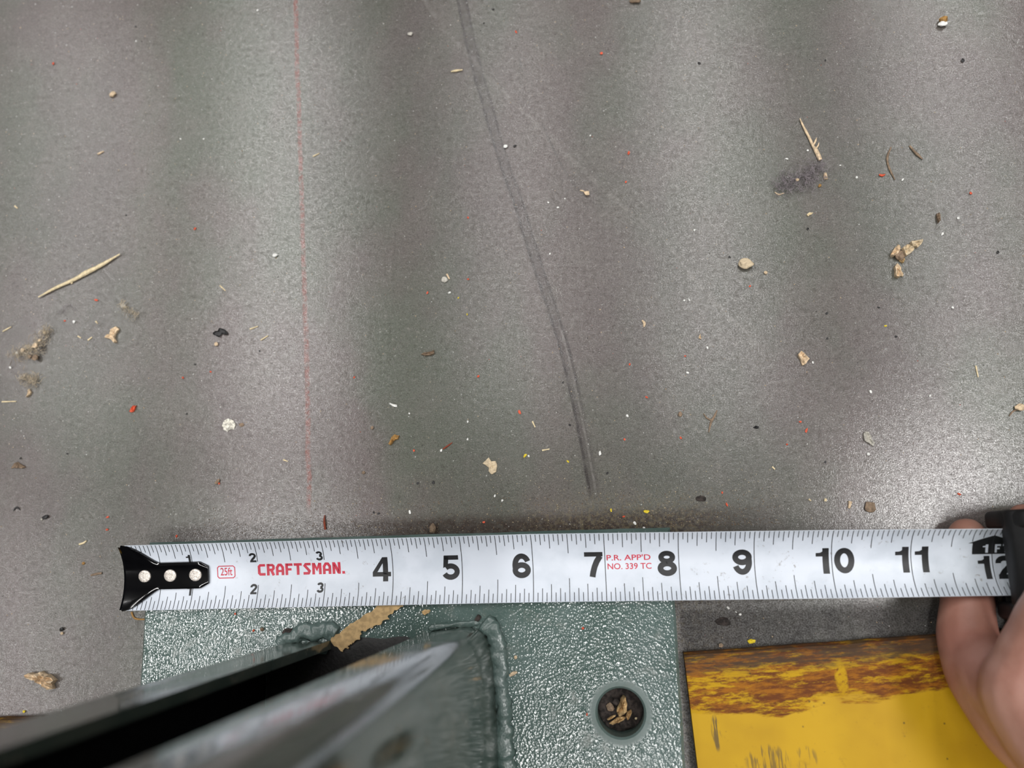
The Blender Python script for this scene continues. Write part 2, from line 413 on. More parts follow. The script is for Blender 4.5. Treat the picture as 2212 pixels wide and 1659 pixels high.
def plate_with_hole():
    bm = bmesh.new(); e = 0.0009; N = 40
    def loop(pts, z): return [bm.verts.new((x, y, z)) for x, y in pts]
    def rect(i):
        # perimeter sampled and very slightly uneven, as flame-cut plate
        out = []; c = [(PX0 + i, PY0 + i), (PX1 - i, PY0 + i), (PX1 - i, PY1 - i), (PX0 + i, PY1 - i)]
        for k in range(4):
            a, b = c[k], c[(k + 1) % 4]
            for q in range(24):
                f = q / 24; x = a[0] * (1 - f) + b[0] * f; y = a[1] * (1 - f) + b[1] * f
                j = 0.00022 * noise.noise(Vector((x * 90, y * 90, 0)))
                out.append((x + j, y + j))
        return out
    def circ(r): return [(HOLE.x + r * math.cos(2 * math.pi * k / N), HOLE.y + r * math.sin(2 * math.pi * k / N)) for k in range(N)]
    def bridge(a, b):
        for k in range(len(a)):
            k2 = (k + 1) % len(a); bm.faces.new((a[k], a[k2], b[k2], b[k]))
    o0 = loop(rect(0), 0.0002); o1 = loop(rect(0), HP - e); o2 = loop(rect(e), HP)
    bridge(o0, o1); bridge(o1, o2)
    h0 = loop(circ(HOLE_R), 0.0002); h1 = loop(circ(HOLE_R), HP - 0.0007); h2 = loop(circ(HOLE_R + 0.0007), HP)
    bridge(h1, h0); bridge(h2, h1)
    ed = []
    for L in (o2, h2):
        for k in range(len(L)):
            ed.append(bm.edges.get((L[k], L[(k + 1) % len(L)])))
    bmesh.ops.triangle_fill(bm, use_beauty=True, edges=ed)
    ed = []
    for L in (o0, h0):
        for k in range(len(L)):
            ed.append(bm.edges.get((L[k], L[(k + 1) % len(L)])))
    bmesh.ops.triangle_fill(bm, use_beauty=True, edges=ed)
    bmesh.ops.recalc_face_normals(bm, faces=bm.faces)
    return bm
bm_obj('base_plate', plate_with_hole(), M['plate'], upright)

# open-fronted column profile in plan (outer line), traced at plate level
def P2(px, py): w = W(px, py, HP); return Vector((w.x, w.y, 0))
outer = [P2(716, 1383), P2(690, 1384.5), P2(640, 1388), P2(610, 1391)]
outer += [Vector((-0.1285, -0.036, 0)), Vector((-0.1300, -0.041, 0)), Vector((-0.1302, -0.050, 0)), Vector((-0.1302, -0.100, 0)), Vector((-0.1285, -0.106, 0)), Vector((-0.1235, -0.108, 0)),
          Vector((-0.050, -0.108, 0)), Vector((-0.0450, -0.106, 0)), Vector((-0.0432, -0.101, 0))]
rr = [P2(1076, 1590), P2(1072, 1516), P2(1066, 1440), P2(1059, 1400), P2(1050, 1374), P2(1037, 1360), P2(1020, 1355), P2(1000, 1355), P2(975, 1357), P2(945, 1361.5), P2(911, 1368)]
outer = smooth_path(outer, 4) + smooth_path(rr, 5)
WT = 0.0030; COL_H = 0.98
def column_mesh():
    n = len(outer); inn = []
    for i, p in enumerate(outer):
        a = outer[max(0, i - 1)]; b = outer[min(n - 1, i + 1)]; d = (b - a).normalized()
        inn.append(p + Vector((-d.y, d.x, 0)) * WT)
    # decide which side is inside
    cen = Vector((-0.083, -0.07, 0))
    if (inn[n // 2] - cen).length > (outer[n // 2] - cen).length:
        inn = [2 * p - q for p, q in zip(outer, inn)]
    V, Fc = [], []; zs = [HP + 0.0001, HP + 0.05, HP + 0.15, HP + 0.4, COL_H]
    for z in zs:
        V += [Vector((p.x, p.y, z)) for p in outer]; V += [Vector((p.x, p.y, z)) for p in inn]
    L = 2 * n
    for k in range(len(zs) - 1):
        for i in range(n - 1):
            a = k * L + i; Fc.append((a, a + 1, a + 1 + L, a + L))
            b = k * L + n + i; Fc.append((b + 1, b, b + L, b + 1 + L))
        a, b = k * L, k * L + n; Fc.append((b, a, a + L, b + L))
        a, b = k * L + n - 1, k * L + 2 * n - 1; Fc.append((a, b, b + L, a + L))
    t = (len(zs) - 1) * L
    for i in range(n - 1):
        Fc.append((t + i, t + i + 1, t + n + i + 1, t + n + i)); Fc.append((i + 1, i, n + i, n + i + 1))
    return V, Fc
v, f = column_mesh()
NOUT = len(outer)
col_o = mesh_obj('column', v, f, M['column'], upright, smooth=True)
cap_in = [(-0.131, -0.026), (-0.0415, -0.026), (-0.0415, -0.109), (-0.131, -0.109)]  # unseen cap, added to keep light out of the hollow column
mesh_obj('light_stop_cap', [(x, y, COL_H + dz) for dz in (0.0001, 0.004) for x, y in cap_in], [(3, 2, 1, 0), (4, 5, 6, 7), (0, 1, 5, 4), (1, 2, 6, 5), (2, 3, 7, 6), (3, 0, 4, 7)], M['column'], upright)
bmc = bmesh.new(); bmc.from_mesh(col_o.data); bmesh.ops.recalc_face_normals(bmc, faces=bmc.faces)
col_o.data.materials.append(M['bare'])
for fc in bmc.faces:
    if all((q.index % (2 * NOUT)) >= NOUT for q in fc.verts): fc.material_index = 1  # inner faces take the painted-in shade colour
for e_ in bmc.edges:
    if len(e_.link_faces) == 2 and e_.calc_face_angle(0) > 0.6: e_.smooth = False
bmc.to_mesh(col_o.data); bmc.free()

def weld(path, r0, seed, parent):
    path = smooth_path(path, 16); n = len(path); sides = 14; V = []
    for i, p in enumerate(path):
        a = path[max(0, i - 1)]; b = path[min(n - 1, i + 1)]; d = (b - a).normalized(); s = d.cross(Vector((0, 0, 1))).normalized()
        taper = min(1, i / 5 + 0.25, (n - 1 - i) / 5 + 0.25)
        for k in range(sides):
            an = 2 * math.pi * k / sides
            q = Vector((p.x * 260, p.y * 260, an * 0.9 + seed))
            r = r0 * taper * (0.95 + 0.50 * noise.noise(q) + 0.38 * noise.noise(q * 2.3))
            V.append(p + s * (math.cos(an) * r) + Vector((0, 0, max(-0.0012, math.sin(an) * r * 0.5))))
    Fc = []
    for i in range(n - 1):
        for k in range(sides):
            k2 = (k + 1) % sides; Fc.append((i * sides + k, i * sides + k2, (i + 1) * sides + k2, (i + 1) * sides + k))
    Fc.append(tuple(reversed(range(sides)))); Fc.append(tuple((n - 1) * sides + k for k in range(sides)))
    o = mesh_obj('weld_bead', V, Fc, M['weld'], parent, smooth=True)
    return tag(o, 'lumpy painted weld bead')
zp = HP + 0.0003
weld([W(x, y, zp) for x, y in ((1044, 1342), (1060, 1358), (1070, 1385), (1073, 1410), (1080, 1450), (1082, 1500), (1088, 1560), (1089, 1610), (1094, 1690), (1096, 1760))], 0.0033, 1.0, upright)
weld([W(x, y, zp) for x, y in ((600, 1392), (622, 1378), (650, 1368), (685, 1362), (712, 1364), (728, 1372))], 0.0032, 5.0, upright)
weld([W(x, y, zp) for x, y in ((925, 1358), (965, 1351), (1005, 1347), (1035, 1346))], 0.0011, 9.0, upright)

def inner_shade():  # dark sheet over the plate, painting in the shade inside the column
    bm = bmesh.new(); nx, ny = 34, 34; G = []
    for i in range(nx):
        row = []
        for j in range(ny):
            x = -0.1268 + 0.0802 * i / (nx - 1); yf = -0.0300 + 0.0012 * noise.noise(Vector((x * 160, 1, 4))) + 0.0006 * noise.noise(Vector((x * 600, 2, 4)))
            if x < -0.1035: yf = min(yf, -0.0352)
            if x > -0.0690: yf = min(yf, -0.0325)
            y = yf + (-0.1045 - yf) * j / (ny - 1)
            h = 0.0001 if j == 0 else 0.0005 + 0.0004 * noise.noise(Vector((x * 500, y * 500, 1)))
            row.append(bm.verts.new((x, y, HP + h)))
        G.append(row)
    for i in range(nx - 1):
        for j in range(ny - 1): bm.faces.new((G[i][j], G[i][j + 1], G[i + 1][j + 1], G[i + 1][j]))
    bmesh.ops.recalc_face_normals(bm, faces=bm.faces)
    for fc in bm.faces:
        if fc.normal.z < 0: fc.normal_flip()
    return bm_obj('shade_sheet', bm, M['shade_sheet_black'], smooth=True)
tag(inner_shade(), 'black sheet standing in for the shade inside the hollow upright', 'grime', kind='stuff')

# ------------------------------------------------------------------ yellow steel plates
def yellow_plate(name, corner, ang, length, depth, th, label, flip=False):
    o = tag(empty(name, corner), label, 'steel plate'); o.rotation_euler.z = ang
    bm = bmesh.new(); e = 0.0022; nx = 60
    def row(y, z): return [bm.verts.new((length * k / nx, y + (0.0003 * noise.noise(Vector((k * 0.6, y * 50, 3))) if y > -0.01 else 0), z)) for k in range(nx + 1)]
    rows = [row(0.0, 0.0001), row(0.0, th - e), row(-e * 0.35, th - e * 0.35), row(-e, th), row(-0.02, th), row(-depth, th), row(-depth, 0.0001)]
    for a, b in zip(rows, rows[1:]):
        for k in range(nx): bm.faces.new((a[k], a[k + 1], b[k + 1], b[k]))
    for k in range(nx): bm.faces.new((rows[-1][k], rows[-1][k + 1], rows[0][k + 1], rows[0][k]))
    bm.faces.new([r[0] for r in rows]); bm.faces.new([r[-1] for r in reversed(rows)])
    bmesh.ops.recalc_face_normals(bm, faces=bm.faces)
    me = bpy.data.meshes.new('plate_body'); bm.to_mesh(me); bm.free(); me.materials.append(M['yellow'])
    b = bpy.data.objects.new(name, me); b.location = o.location; b.rotation_euler = o.rotation_euler
    for k in ('label', 'category'): b[k] = o[k]
    bpy.data.objects.remove(o); return link(b)
c0 = W(1476, 1412, 0.005); c1 = W(2020, 1373, 0.005)
yellow_plate('yellow_floor_plate', (c0.x + 0.0002, c0.y, 0), math.atan2(c1.y - c0.y, c1.x - c0.x), 0.42, 0.30, 0.005,
             'yellow painted steel plate with a rusty worn edge beside the green base plate')
c2 = W(0, 1556, 0.005)
yellow_plate('yellow_floor_plate', (-0.45, c2.y - 0.004, 0), math.radians(1.2), 0.262, 0.25, 0.005,
             'yellow plate of which only a thin corner shows behind the upright')

# ------------------------------------------------------------------ tape measure
tm = tag(empty('tape_measure', (0.125, -0.008, 0.006)), 'tape measure with its white inch blade drawn out across the base plate', 'tape measure')
def interp(x, xs, ys):
    if x <= xs[0]: return ys[0]
    for a, b, p, q in zip(xs, xs[1:], ys, ys[1:]):
        if x <= b: return p + (q - p) * (x - a) / (b - a)
    return ys[-1]
def tape(u, v, h=0.0):
    """u mm from the zero end, v mm across (arc length, + away from the upright), h mm above the blade face"""
    i = u / 25.4
    s = interp(i, [0, 6, 10, 12, 13], [3.8, 4.3, 5.4, 6.4, 6.9]); ph = math.radians(interp(i, [0, 6, 10, 12], [9, 9, 10, 10]))
    zc = interp(i, [0, 8, 13], [0.3, 0.3, 1.8]); y0 = interp(i, [0, 6, 13], [-6.3, -6.1, -7.5])
    x = -156.7 + (u - 25.4) * 1.002
    R = 80.6 / s; a = v / R; Rr = R - h
    y1 = Rr * math.sin(a); z1 = R - Rr * math.cos(a)
    return Vector((x, y0 + y1 * math.cos(ph) - z1 * math.sin(ph), 12.7 + zc + R * (1 - math.cos(ph)) + y1 * math.sin(ph) + z1 * math.cos(ph))) * MM

UEND = 311.0
def blade_mesh():
    us = [0.6 + (UEND - 0.6) * k / 150 for k in range(151)]; vs = [-12.7 + 25.4 * k / 24 for k in range(25)]
    V, Fc = [], []; n = len(vs); L = 2 * n
    for u in us:
        V += [tape(u, v_, 0.0) for v_ in vs]; V += [tape(u, v_, -0.16) for v_ in vs]
    for i in range(len(us) - 1):
        for j in range(n - 1):
            a = i * L + j; Fc.append((a, a + L, a + L + 1, a + 1)); b = a + n; Fc.append((b, b + 1, b + L + 1, b + L))
        a = i * L; Fc.append((a, a + n, a + n + L, a + L)); a = i * L + n - 1; Fc.append((a, a + L, a + n + L, a + n))
    for i in (0, len(us) - 1):
        for j in range(n - 1): a = i * L + j; Fc.append((a, a + 1, a + n + 1, a + n))
    return V, Fc
v, f = blade_mesh()
blade = mesh_obj('blade', v, f, M['blade'], tm, smooth=True); tag(blade, 'white tape blade')
bmb = bmesh.new(); bmb.from_mesh(blade.data); bmesh.ops.recalc_face_normals(bmb, faces=bmb.faces)
for e_ in bmb.edges:
    if len(e_.link_faces) == 2 and e_.calc_face_angle(0) > 0.6: e_.smooth = False
bmb.to_mesh(blade.data); bmb.free()

def wrap(name, polys, mat, parent, h=0.045):
    """flat print: list of polygons [(u,v)...] bent onto the blade"""
    bm = bmesh.new()
    for p in polys:
        vs = [bm.verts.new((x, y, 0)) for x, y in p]
        try: bm.faces.new(vs)
        except ValueError: pass
    return wrap_bm(name, bm, mat, parent, h)
def wrap_bm(name, bm, mat, parent, h):
    ys = [v_.co.y for v_ in bm.verts]; k = math.floor(min(ys) / 0.8) * 0.8
    while k < max(ys):
        bmesh.ops.bisect_plane(bm, geom=bm.verts[:] + bm.edges[:] + bm.faces[:], plane_co=(0, k, 0), plane_no=(0, 1, 0), dist=1e-5); k += 0.8
    xs = [v_.co.x for v_ in bm.verts]; k = math.floor(min(xs) / 2.0) * 2.0
    if max(xs) - min(xs) < 60:
        while k < max(xs):
            bmesh.ops.bisect_plane(bm, geom=bm.verts[:] + bm.edges[:] + bm.faces[:], plane_co=(k, 0, 0), plane_no=(1, 0, 0), dist=1e-5); k += 2.0
    bmesh.ops.triangulate(bm, faces=bm.faces)
    for v_ in bm.verts: v_.co = tape(v_.co.x, v_.co.y, h)
    for fc in bm.faces:
        fc.normal_update()
        if fc.normal.z < 0: fc.normal_flip()
    return bm_obj(name, bm, mat, parent)

def ribbon(pts, t, closed=False):
    n = len(pts); L, R = [], []
    for i in range(n):
        if closed: a, b = pts[(i - 1) % n], pts[(i + 1) % n]
        else: a, b = pts[max(0, i - 1)], pts[min(n - 1, i + 1)]
        p = pts[i]; d1 = Vector((p[0] - a[0], p[1] - a[1])); d2 = Vector((b[0] - p[0], b[1] - p[1]))
        if d1.length < 1e-9: d1 = d2
        if d2.length < 1e-9: d2 = d1
        d1.normalize(); d2.normalize(); d = (d1 + d2)
        d = d.normalized() if d.length > 1e-6 else d1
        k = 1 / max(0.55, d.dot(d1)); nx, ny = -d.y * t / 2 * k, d.x * t / 2 * k
        L.append((p[0] + nx, p[1] + ny)); R.append((p[0] - nx, p[1] - ny))
    out = []
    for i in range(n if closed else n - 1):
        j = (i + 1) % n; out.append([L[i], R[i], R[j], L[j]])
    return out
def arc(cx, cy, rx, ry, a0, a1, n=18):
    return [(cx + rx * math.cos(math.radians(a0 + (a1 - a0) * k / n)), cy + ry * math.sin(math.radians(a0 + (a1 - a0) * k / n))) for k in range(n + 1)]
TT = 0.225
def glyph(c):
    if c == '0': return ribbon(arc(.38, .5, .265, .385, 0, 360, 30)[:-1], TT, True)
    if c == '1': return [[(.27, 0), (.51, 0), (.51, 1), (.27, 1)], [(.27, .66), (.27, .86), (.18, .81), (.02, .80), (.02, .66)], [(.27, 1), (.34, 1), (.34, .9), (.27, .84)]]
    if c == '2':
        return ribbon(arc(.37, .70, .255, .19, 188, -22, 16) + [(.50, .48), (.32, .32), (.18, .14)], TT) + [[(.03, 0), (.72, 0), (.72, .20), (.06, .20)]]
    if c == '3': return ribbon(arc(.35, .715, .235, .175, 165, -85, 14), TT * .95) + ribbon(arc(.35, .295, .26, .19, 88, -168, 16), TT * .95)
    if c == '4': return [[(.44, 0), (.66, 0), (.66, 1), (.44, 1)], [(0, .20), (.78, .20), (.78, .38), (0, .38)], [(0, .38), (.20, .38), (.44, .74), (.44, 1)]]
    if c == '5': return [[(.12, .81), (.70, .81), (.70, 1), (.12, 1)], [(.10, 1), (.30, 1), (.25, .56), (.05, .48)]] + ribbon(arc(.36, .33, .27, .225, 138, -158, 20), TT * .95)
    if c == '6': return ribbon(arc(.38, .315, .262, .205, 0, 360, 26)[:-1], TT, True) + ribbon(arc(.39, .50, .272, .385, 200, 25, 20), TT)
    if c == '9': return [[(.76 - x, 1 - y) for x, y in p] for p in glyph('6')]
    if c == '7': return [[(0, 1), (.74, 1), (.74, .81), (0, .81)]] + ribbon([(.64, .83), (.50, .62), (.40, .40), (.33, .16), (.30, 0)], .235)
    if c == '8': return ribbon(arc(.38, .735, .225, .165, 0, 360, 24)[:-1], TT * .93, True) + ribbon(arc(.38, .295, .268, .19, 0, 360, 26)[:-1], TT, True)
    T2 = .22
    if c == 'C': return ribbon([(.62, .89), (.22, .89), (.11, .78), (.11, .22), (.22, .11), (.62, .11)], T2)
    if c == 'R': return ribbon([(.11, 0), (.11, 1)], T2) + ribbon([(.11, .89), (.46, .89), (.55, .80), (.55, .60), (.46, .48), (.11, .48)], T2 * .95) + ribbon([(.36, .46), (.56, 0)], T2)
    if c == 'A': return ribbon([(.11, 0), (.11, .66), (.26, .89), (.42, .89), (.57, .66), (.57, 0)], T2) + ribbon([(.11, .36), (.57, .36)], T2 * .85)
    if c == 'F': return ribbon([(.11, 0), (.11, 1)], T2) + ribbon([(.11, .89), (.60, .89)], T2) + ribbon([(.11, .48), (.50, .48)], T2 * .9)
    if c == 'T': return ribbon([(0, .89), (.66, .89)], T2) + ribbon([(.33, 0), (.33, .9)], T2)
    if c == 'S': return ribbon([(.64, .89), (.24, .89), (.15, .76), (.52, .30), (.44, .11), (.02, .11)], T2)
    if c == 'M': return ribbon([(.11, 0), (.11, .98)], T2) + ribbon([(.14, .96), (.38, .42), (.62, .96)], T2 * .9) + ribbon([(.65, 0), (.65, .98)], T2)
    if c == 'N': return ribbon([(.11, 0), (.11, 1)], T2) + ribbon([(.14, .92), (.50, .08)], T2) + ribbon([(.55, 0), (.55, 1)], T2)
    if c == '.': return [[(.02, 0), (.24, 0), (.24, .22), (.02, .22)]]
def place(polys, u, v0, sx, sy): return [[(u + x * sx, v0 + y * sy) for x, y in p] for p in polys]

# graduation: sixteenths on both edges, inch lines
tk = []
def rect(u, w, va, vb): tk.append([(u - w / 2, va), (u + w / 2, va), (u + w / 2, vb), (u - w / 2, vb)])
for k in range(1, 196):
    u = 25.4 * k / 16
    if u > UEND - 0.5: break
    if k % 16 == 0:
        if k // 16 >= 4: rect(u, 0.26, -12.6, 12.6)
        else: rect(u, 0.26, 12.6, 4.3); rect(u, 0.26, -12.6, -4.3)
        continue
    ln = 8.2 if k % 8 == 0 else 6.2 if k % 4 == 0 else 4.8 if k % 2 == 0 else 3.3
    rect(u, 0.24, 12.6, 12.6 - ln); rect(u, 0.24, -12.6, -12.6 + ln)
tag(wrap('tick_marks', tk, M['tick_ink'], blade), 'fine black inch graduation')
# numerals
HN, WN = 8.8, 8.7
for d in range(4, 10):
    wd = {4: .78, 7: .74}.get(d, .76)
    wrap('numeral', place(glyph(str(d)), 25.4 * d - 0.75 - wd * WN, -4.1, WN, HN), M['ink'], blade)
wrap('numeral', place(glyph('1'), 254 - 0.9 - .51 * WN, -4.1, WN, HN) + place(glyph('0'), 254 + 0.75, -4.1, WN, HN), M['ink'], blade)
wrap('numeral', place(glyph('1'), 279.4 - 0.7 - .51 * WN, -4.1, WN, HN) + place(glyph('1'), 279.4 + 1.1, -4.1, WN, HN), M['ink'], blade)
wrap('numeral', place(glyph('1'), 304.8 - 0.8 - .51 * 7.6, -6.6, 7.6, 7.6) + place([p for p in glyph('2')], 304.8 + 0.9, -6.6, 7.6, 7.6), M['ink'], blade)
for d in (1, 2, 3):
    w0 = {1: .52}.get(d, .74) * 3.6
    wrap('numeral', place(glyph(str(d)), 25.4 * d - 0.35 - w0, 4.1, 3.6, 3.7), M['ink'], blade)
    wrap('numeral', place(glyph(str(d)), 25.4 * d - 0.35 - w0, -7.9 + 0.3, 3.6, 3.7), M['ink'], blade)
# black foot banner with white 1FT
ub = 304.8
ban = wrap('foot_banner', [[(ub - 6.2, 1.6), (ub + 6.2, 1.6), (ub + 6.2, 5.6), (ub - 6.2, 5.6)], [(ub - 7.6, 5.6), (ub + 7.6, 5.6), (ub, 9.0)]], M['ink'], blade, 0.04)
wrap('banner_lettering', place(glyph('1'), ub - 3.0, 2.1, 3.4, 3.0) + place(glyph('F'), ub + 0.8, 2.1, 3.0, 3.0) + place(glyph('T'), ub + 3.2, 2.1, 3.0, 3.0), M['blade'], blade, 0.07)
# red maker's name
cur = 50.6; pol = []
adv = {'C': .74, 'R': .74, 'A': .78, 'F': .70, 'T': .74, 'S': .74, 'M': .86, 'N': .76, '.': .3}
tot = sum(adv[c] for c in 'CRAFTSMAN.'); sx = 33.4 / tot
for c in 'CRAFTSMAN.':
    pol += place(glyph(c), cur, -1.0, sx, 4.3); cur += adv[c] * sx
tag(wrap('maker_lettering', pol, M['red_ink'], blade), 'red maker lettering')
def font_polys(name, text, u, v0, height, width, mat, parent, bold=0.0):
    cu = bpy.data.curves.new('txt', 'FONT'); cu.body = text; cu.size = 1.0; cu.offset = bold; cu.fill_mode = 'FRONT'; cu.resolution_u = 4
    o = bpy.data.objects.new('txt', cu); C.objects.link(o); bpy.context.view_layer.update()
    dg = bpy.context.evaluated_depsgraph_get(); me = o.evaluated_get(dg).to_mesh()
    bm = bmesh.new(); bm.from_mesh(me); o.evaluated_get(dg).to_mesh_clear()
    bpy.data.objects.remove(o); bpy.data.curves.remove(cu)
    xs = [q.co.x for q in bm.verts]; ys = [q.co.y for q in bm.verts]; x0, x1, y0, y1 = min(xs), max(xs), min(ys), max(ys)
    for q in bm.verts:
        q.co = Vector((u + (q.co.x - x0) / (x1 - x0) * width, v0 + (q.co.y - y0) / (y1 - y0) * height, 0))
    return wrap_bm(name, bm, mat, parent, 0.045)
font_polys('approval_lettering', "P.R. APP'D", 178.4, 1.5, 2.1, 15.2, M['red_ink'], blade, 0.012)
font_polys('approval_lettering', "NO. 339 TC", 178.6, -1.6, 2.1, 15.2, M['red_ink'], blade, 0.012)
font_polys('length_lettering', "25ft", 36.1, -0.6, 2.9, 4.6, M['red_ink'], blade, 0.01)
bx = [(35.6, -1.5), (41.1, -1.5), (41.7, -0.9), (41.7, 2.3), (41.1, 2.9), (35.6, 2.9), (35.0, 2.3), (35.0, -0.9)]
wrap('length_frame', ribbon(bx, 0.34, True), M['red_ink'], blade)

# black end hook with three rivets
def hook_mesh():
    # half width as function of u
    def hw(u):
        if u < 2.2: return 12.9 - 0.25 * u
        if u < 12.5: t = (u - 2.2) / 10.3; t = t * t * (3 - 2 * t) * 0.35 + t * 0.65; return 12.35 + (5.1 - 12.35) * t
        if u < 28.6: return 5.1
        if u < 31.8: return 5.1 - (u - 28.6) * 0.55
        return 3.3
    us = [-0.6 + 0.6 * k for k in range(55)] + [31.8]; us = sorted(set(u for u in us if u <= 31.8)); nv = 17; top, bot = 1.15, 0.12
    V, Fc = [], []; L = 2 * nv
    for u in us:
        w = hw(u)
        for hh in (top, bot):
            for j in range(nv):
                v_ = -w + 2 * w * j / (nv - 1); edge = 1 - abs(2 * j / (nv - 1) - 1)
                V.append(tape(max(u, -0.6), v_, hh - (0.28 if hh == top and edge < 0.01 else 0)))
    for i in range(len(us) - 1):
        for j in range(nv - 1):
            a = i * L + j; Fc.append((a, a + L, a + L + 1, a + 1)); b = a + nv; Fc.append((b, b + 1, b + L + 1, b + L))
        a = i * L; Fc.append((a, a + nv, a + nv + L, a + L)); a = i * L + nv - 1; Fc.append((a, a + L, a + nv + L, a + nv))
    i = len(us) - 1
    for j in range(nv - 1): a = i * L + j; Fc.append((a, a + nv, a + nv + 1, a + 1))
    # bent-down tang
    base = len(V); nz = 5
    for k in range(nz + 1):
        for sgn in (-1.5, -0.6):
            for j in range(nv):
                w = 12.9; v_ = -w + 2 * w * j / (nv - 1)
                p = tape(sgn, v_, 1.15 - (0.25 if sgn < -1 and k == 0 else 0)); z = p.z + (0.0035 - p.z) * (k / nz) * (0.92)
                V.append(Vector((p.x, p.y, z)))
    for k in range(nz):
        for j in range(nv - 1):
            a = base + k * L + j; Fc.append((a, a + 1, a + L + 1, a + L)); b = a + nv; Fc.append((b, b + L, b + L + 1, b + 1))
        a = base + k * L; Fc.append((a, a + L, a + nv + L, a + nv)); a = base + k * L + nv - 1; Fc.append((a, a + nv, a + nv + L, a + L))
    for j in range(nv - 1):
        a = base + j; Fc.append((a, a + nv, a + nv + 1, a + 1)); a = base + nz * L + j; Fc.append((a, a + 1, a + nv + 1, a + nv))
    return V, Fc
v, f = hook_mesh()
hook = tag(mesh_obj('hook', v, f, M['hook'], tm, smooth=True), 'black steel end hook')
bmh = bmesh.new(); bmh.from_mesh(hook.data); bmesh.ops.recalc_face_normals(bmh, faces=bmh.faces)
for e_ in bmh.edges:
    if len(e_.link_faces) == 2 and e_.calc_face_angle(0) > 0.7: e_.smooth = False
bmh.to_mesh(hook.data); bmh.free()
for u in (6.9, 17.0, 26.9):
    V, Fc = [], []; N = 24; prof = [(2.45, 1.10), (2.42, 1.40), (2.25, 1.52), (1.2, 1.56), (0.0, 1.57)]
    for r, hh in prof[:-1]:
        for k in range(N): V.append(tape(u + r * math.cos(2 * math.pi * k / N), 0.1 + r * math.sin(2 * math.pi * k / N), hh))
    V.append(tape(u, 0.1, 1.57))
    for i in range(len(prof) - 2):
        for k in range(N): k2 = (k + 1) % N; Fc.append((i * N + k, i * N + k2, (i + 1) * N + k2, (i + 1) * N + k))
    for k in range(N): Fc.append(((len(prof) - 2) * N + k, (len(prof) - 2) * N + (k + 1) % N, len(V) - 1))
    tag(mesh_obj('rivet', V, Fc, M['rivet'], hook, smooth=True), 'bright steel rivet head')

# case: rounded body standing on edge, blade leaving at its lower front
def extrude_profile(name, prof, y0, y1, mat, bevel, seg=3):
    cx = sum(p[0] for p in prof) / len(prof); cz = sum(p[1] for p in prof) / len(prof); n = len(prof); V, Fc = [], []
    ext = max(max(p[0] for p in prof) - min(p[0] for p in prof), max(p[1] for p in prof) - min(p[1] for p in prof)) / 2
    rows = []
    for k in range(seg + 1):
        a = math.pi / 2 * k / seg; rows.append((y0 + bevel * (1 - math.sin(a)), bevel * (1 - math.cos(a))))
    rows = [(y0 + bevel * (1 - math.sin(math.pi / 2 * k / seg)), bevel * (1 - math.cos(math.pi / 2 * k / seg))) for k in range(seg, -1, -1)]
    rows += [(y0 + y1 - y, i) for y, i in reversed(rows)]
    for y, i in rows:
        f_ = 1 - i / ext
        V += [Vector((cx + (x - cx) * f_, y, cz + (z - cz) * f_)) for x, z in prof]
    for r in range(len(rows) - 1):
        for k in range(n): k2 = (k + 1) % n; Fc.append((r * n + k, r * n + k2, (r + 1) * n + k2, (r + 1) * n + k))
    Fc.append(tuple(range(n))); Fc.append(tuple((len(rows) - 1) * n + k for k in reversed(range(n))))
    o = mesh_obj(name, V, Fc, mat, tm, smooth=True)
    b_ = bmesh.new(); b_.from_mesh(o.data); bmesh.ops.recalc_face_normals(b_, faces=b_.faces)
    for e_ in b_.edges:
        if len(e_.link_faces) == 2 and e_.calc_face_angle(0) > 0.7: e_.smooth = False
    b_.to_mesh(o.data); b_.free()
    return o
def rnd(corners, r, n=6):
    out = []; m_ = len(corners)
    for i in range(m_):
        p = Vector(corners[i]); a = Vector(corners[i - 1]); b = Vector(corners[(i + 1) % m_]); rr_ = r[i] if hasattr(r, '__len__') else r
        pa = p + (a - p).normalized() * rr_; pb = p + (b - p).normalized() * rr_
        for k in range(n + 1):
            t = k / n; q = pa * (1 - t) ** 2 + p * 2 * t * (1 - t) + pb * t * t; out.append((q.x, q.y))
    return out
CXF = 0.1255; yc = -0.0083
body = rnd([(CXF + 0.006, 0.0115), (CXF + 0.078, 0.0115), (CXF + 0.078, 0.080), (CXF + 0.024, 0.080), (CXF + 0.006, 0.052)], [0.003, 0.012, 0.022, 0.020, 0.014])
tag(extrude_profile('case_body', body, yc - 0.0155, yc + 0.0155, M['lime'], 0.002), 'lime green case body')
for s in (-1, 1):
    a, b = (yc - 0.0195, yc - 0.0135) if s < 0 else (yc + 0.0135, yc + 0.0195)
    pan = rnd([(CXF + 0.011, 0.0105), (CXF + 0.081, 0.0105), (CXF + 0.081, 0.083), (CXF + 0.028, 0.083), (CXF + 0.011, 0.056)], [0.004, 0.013, 0.024, 0.02, 0.014])
    tag(extrude_profile('side_bumper', pan, a, b, M['rubber'], 0.0016), 'black rubber side bumper')
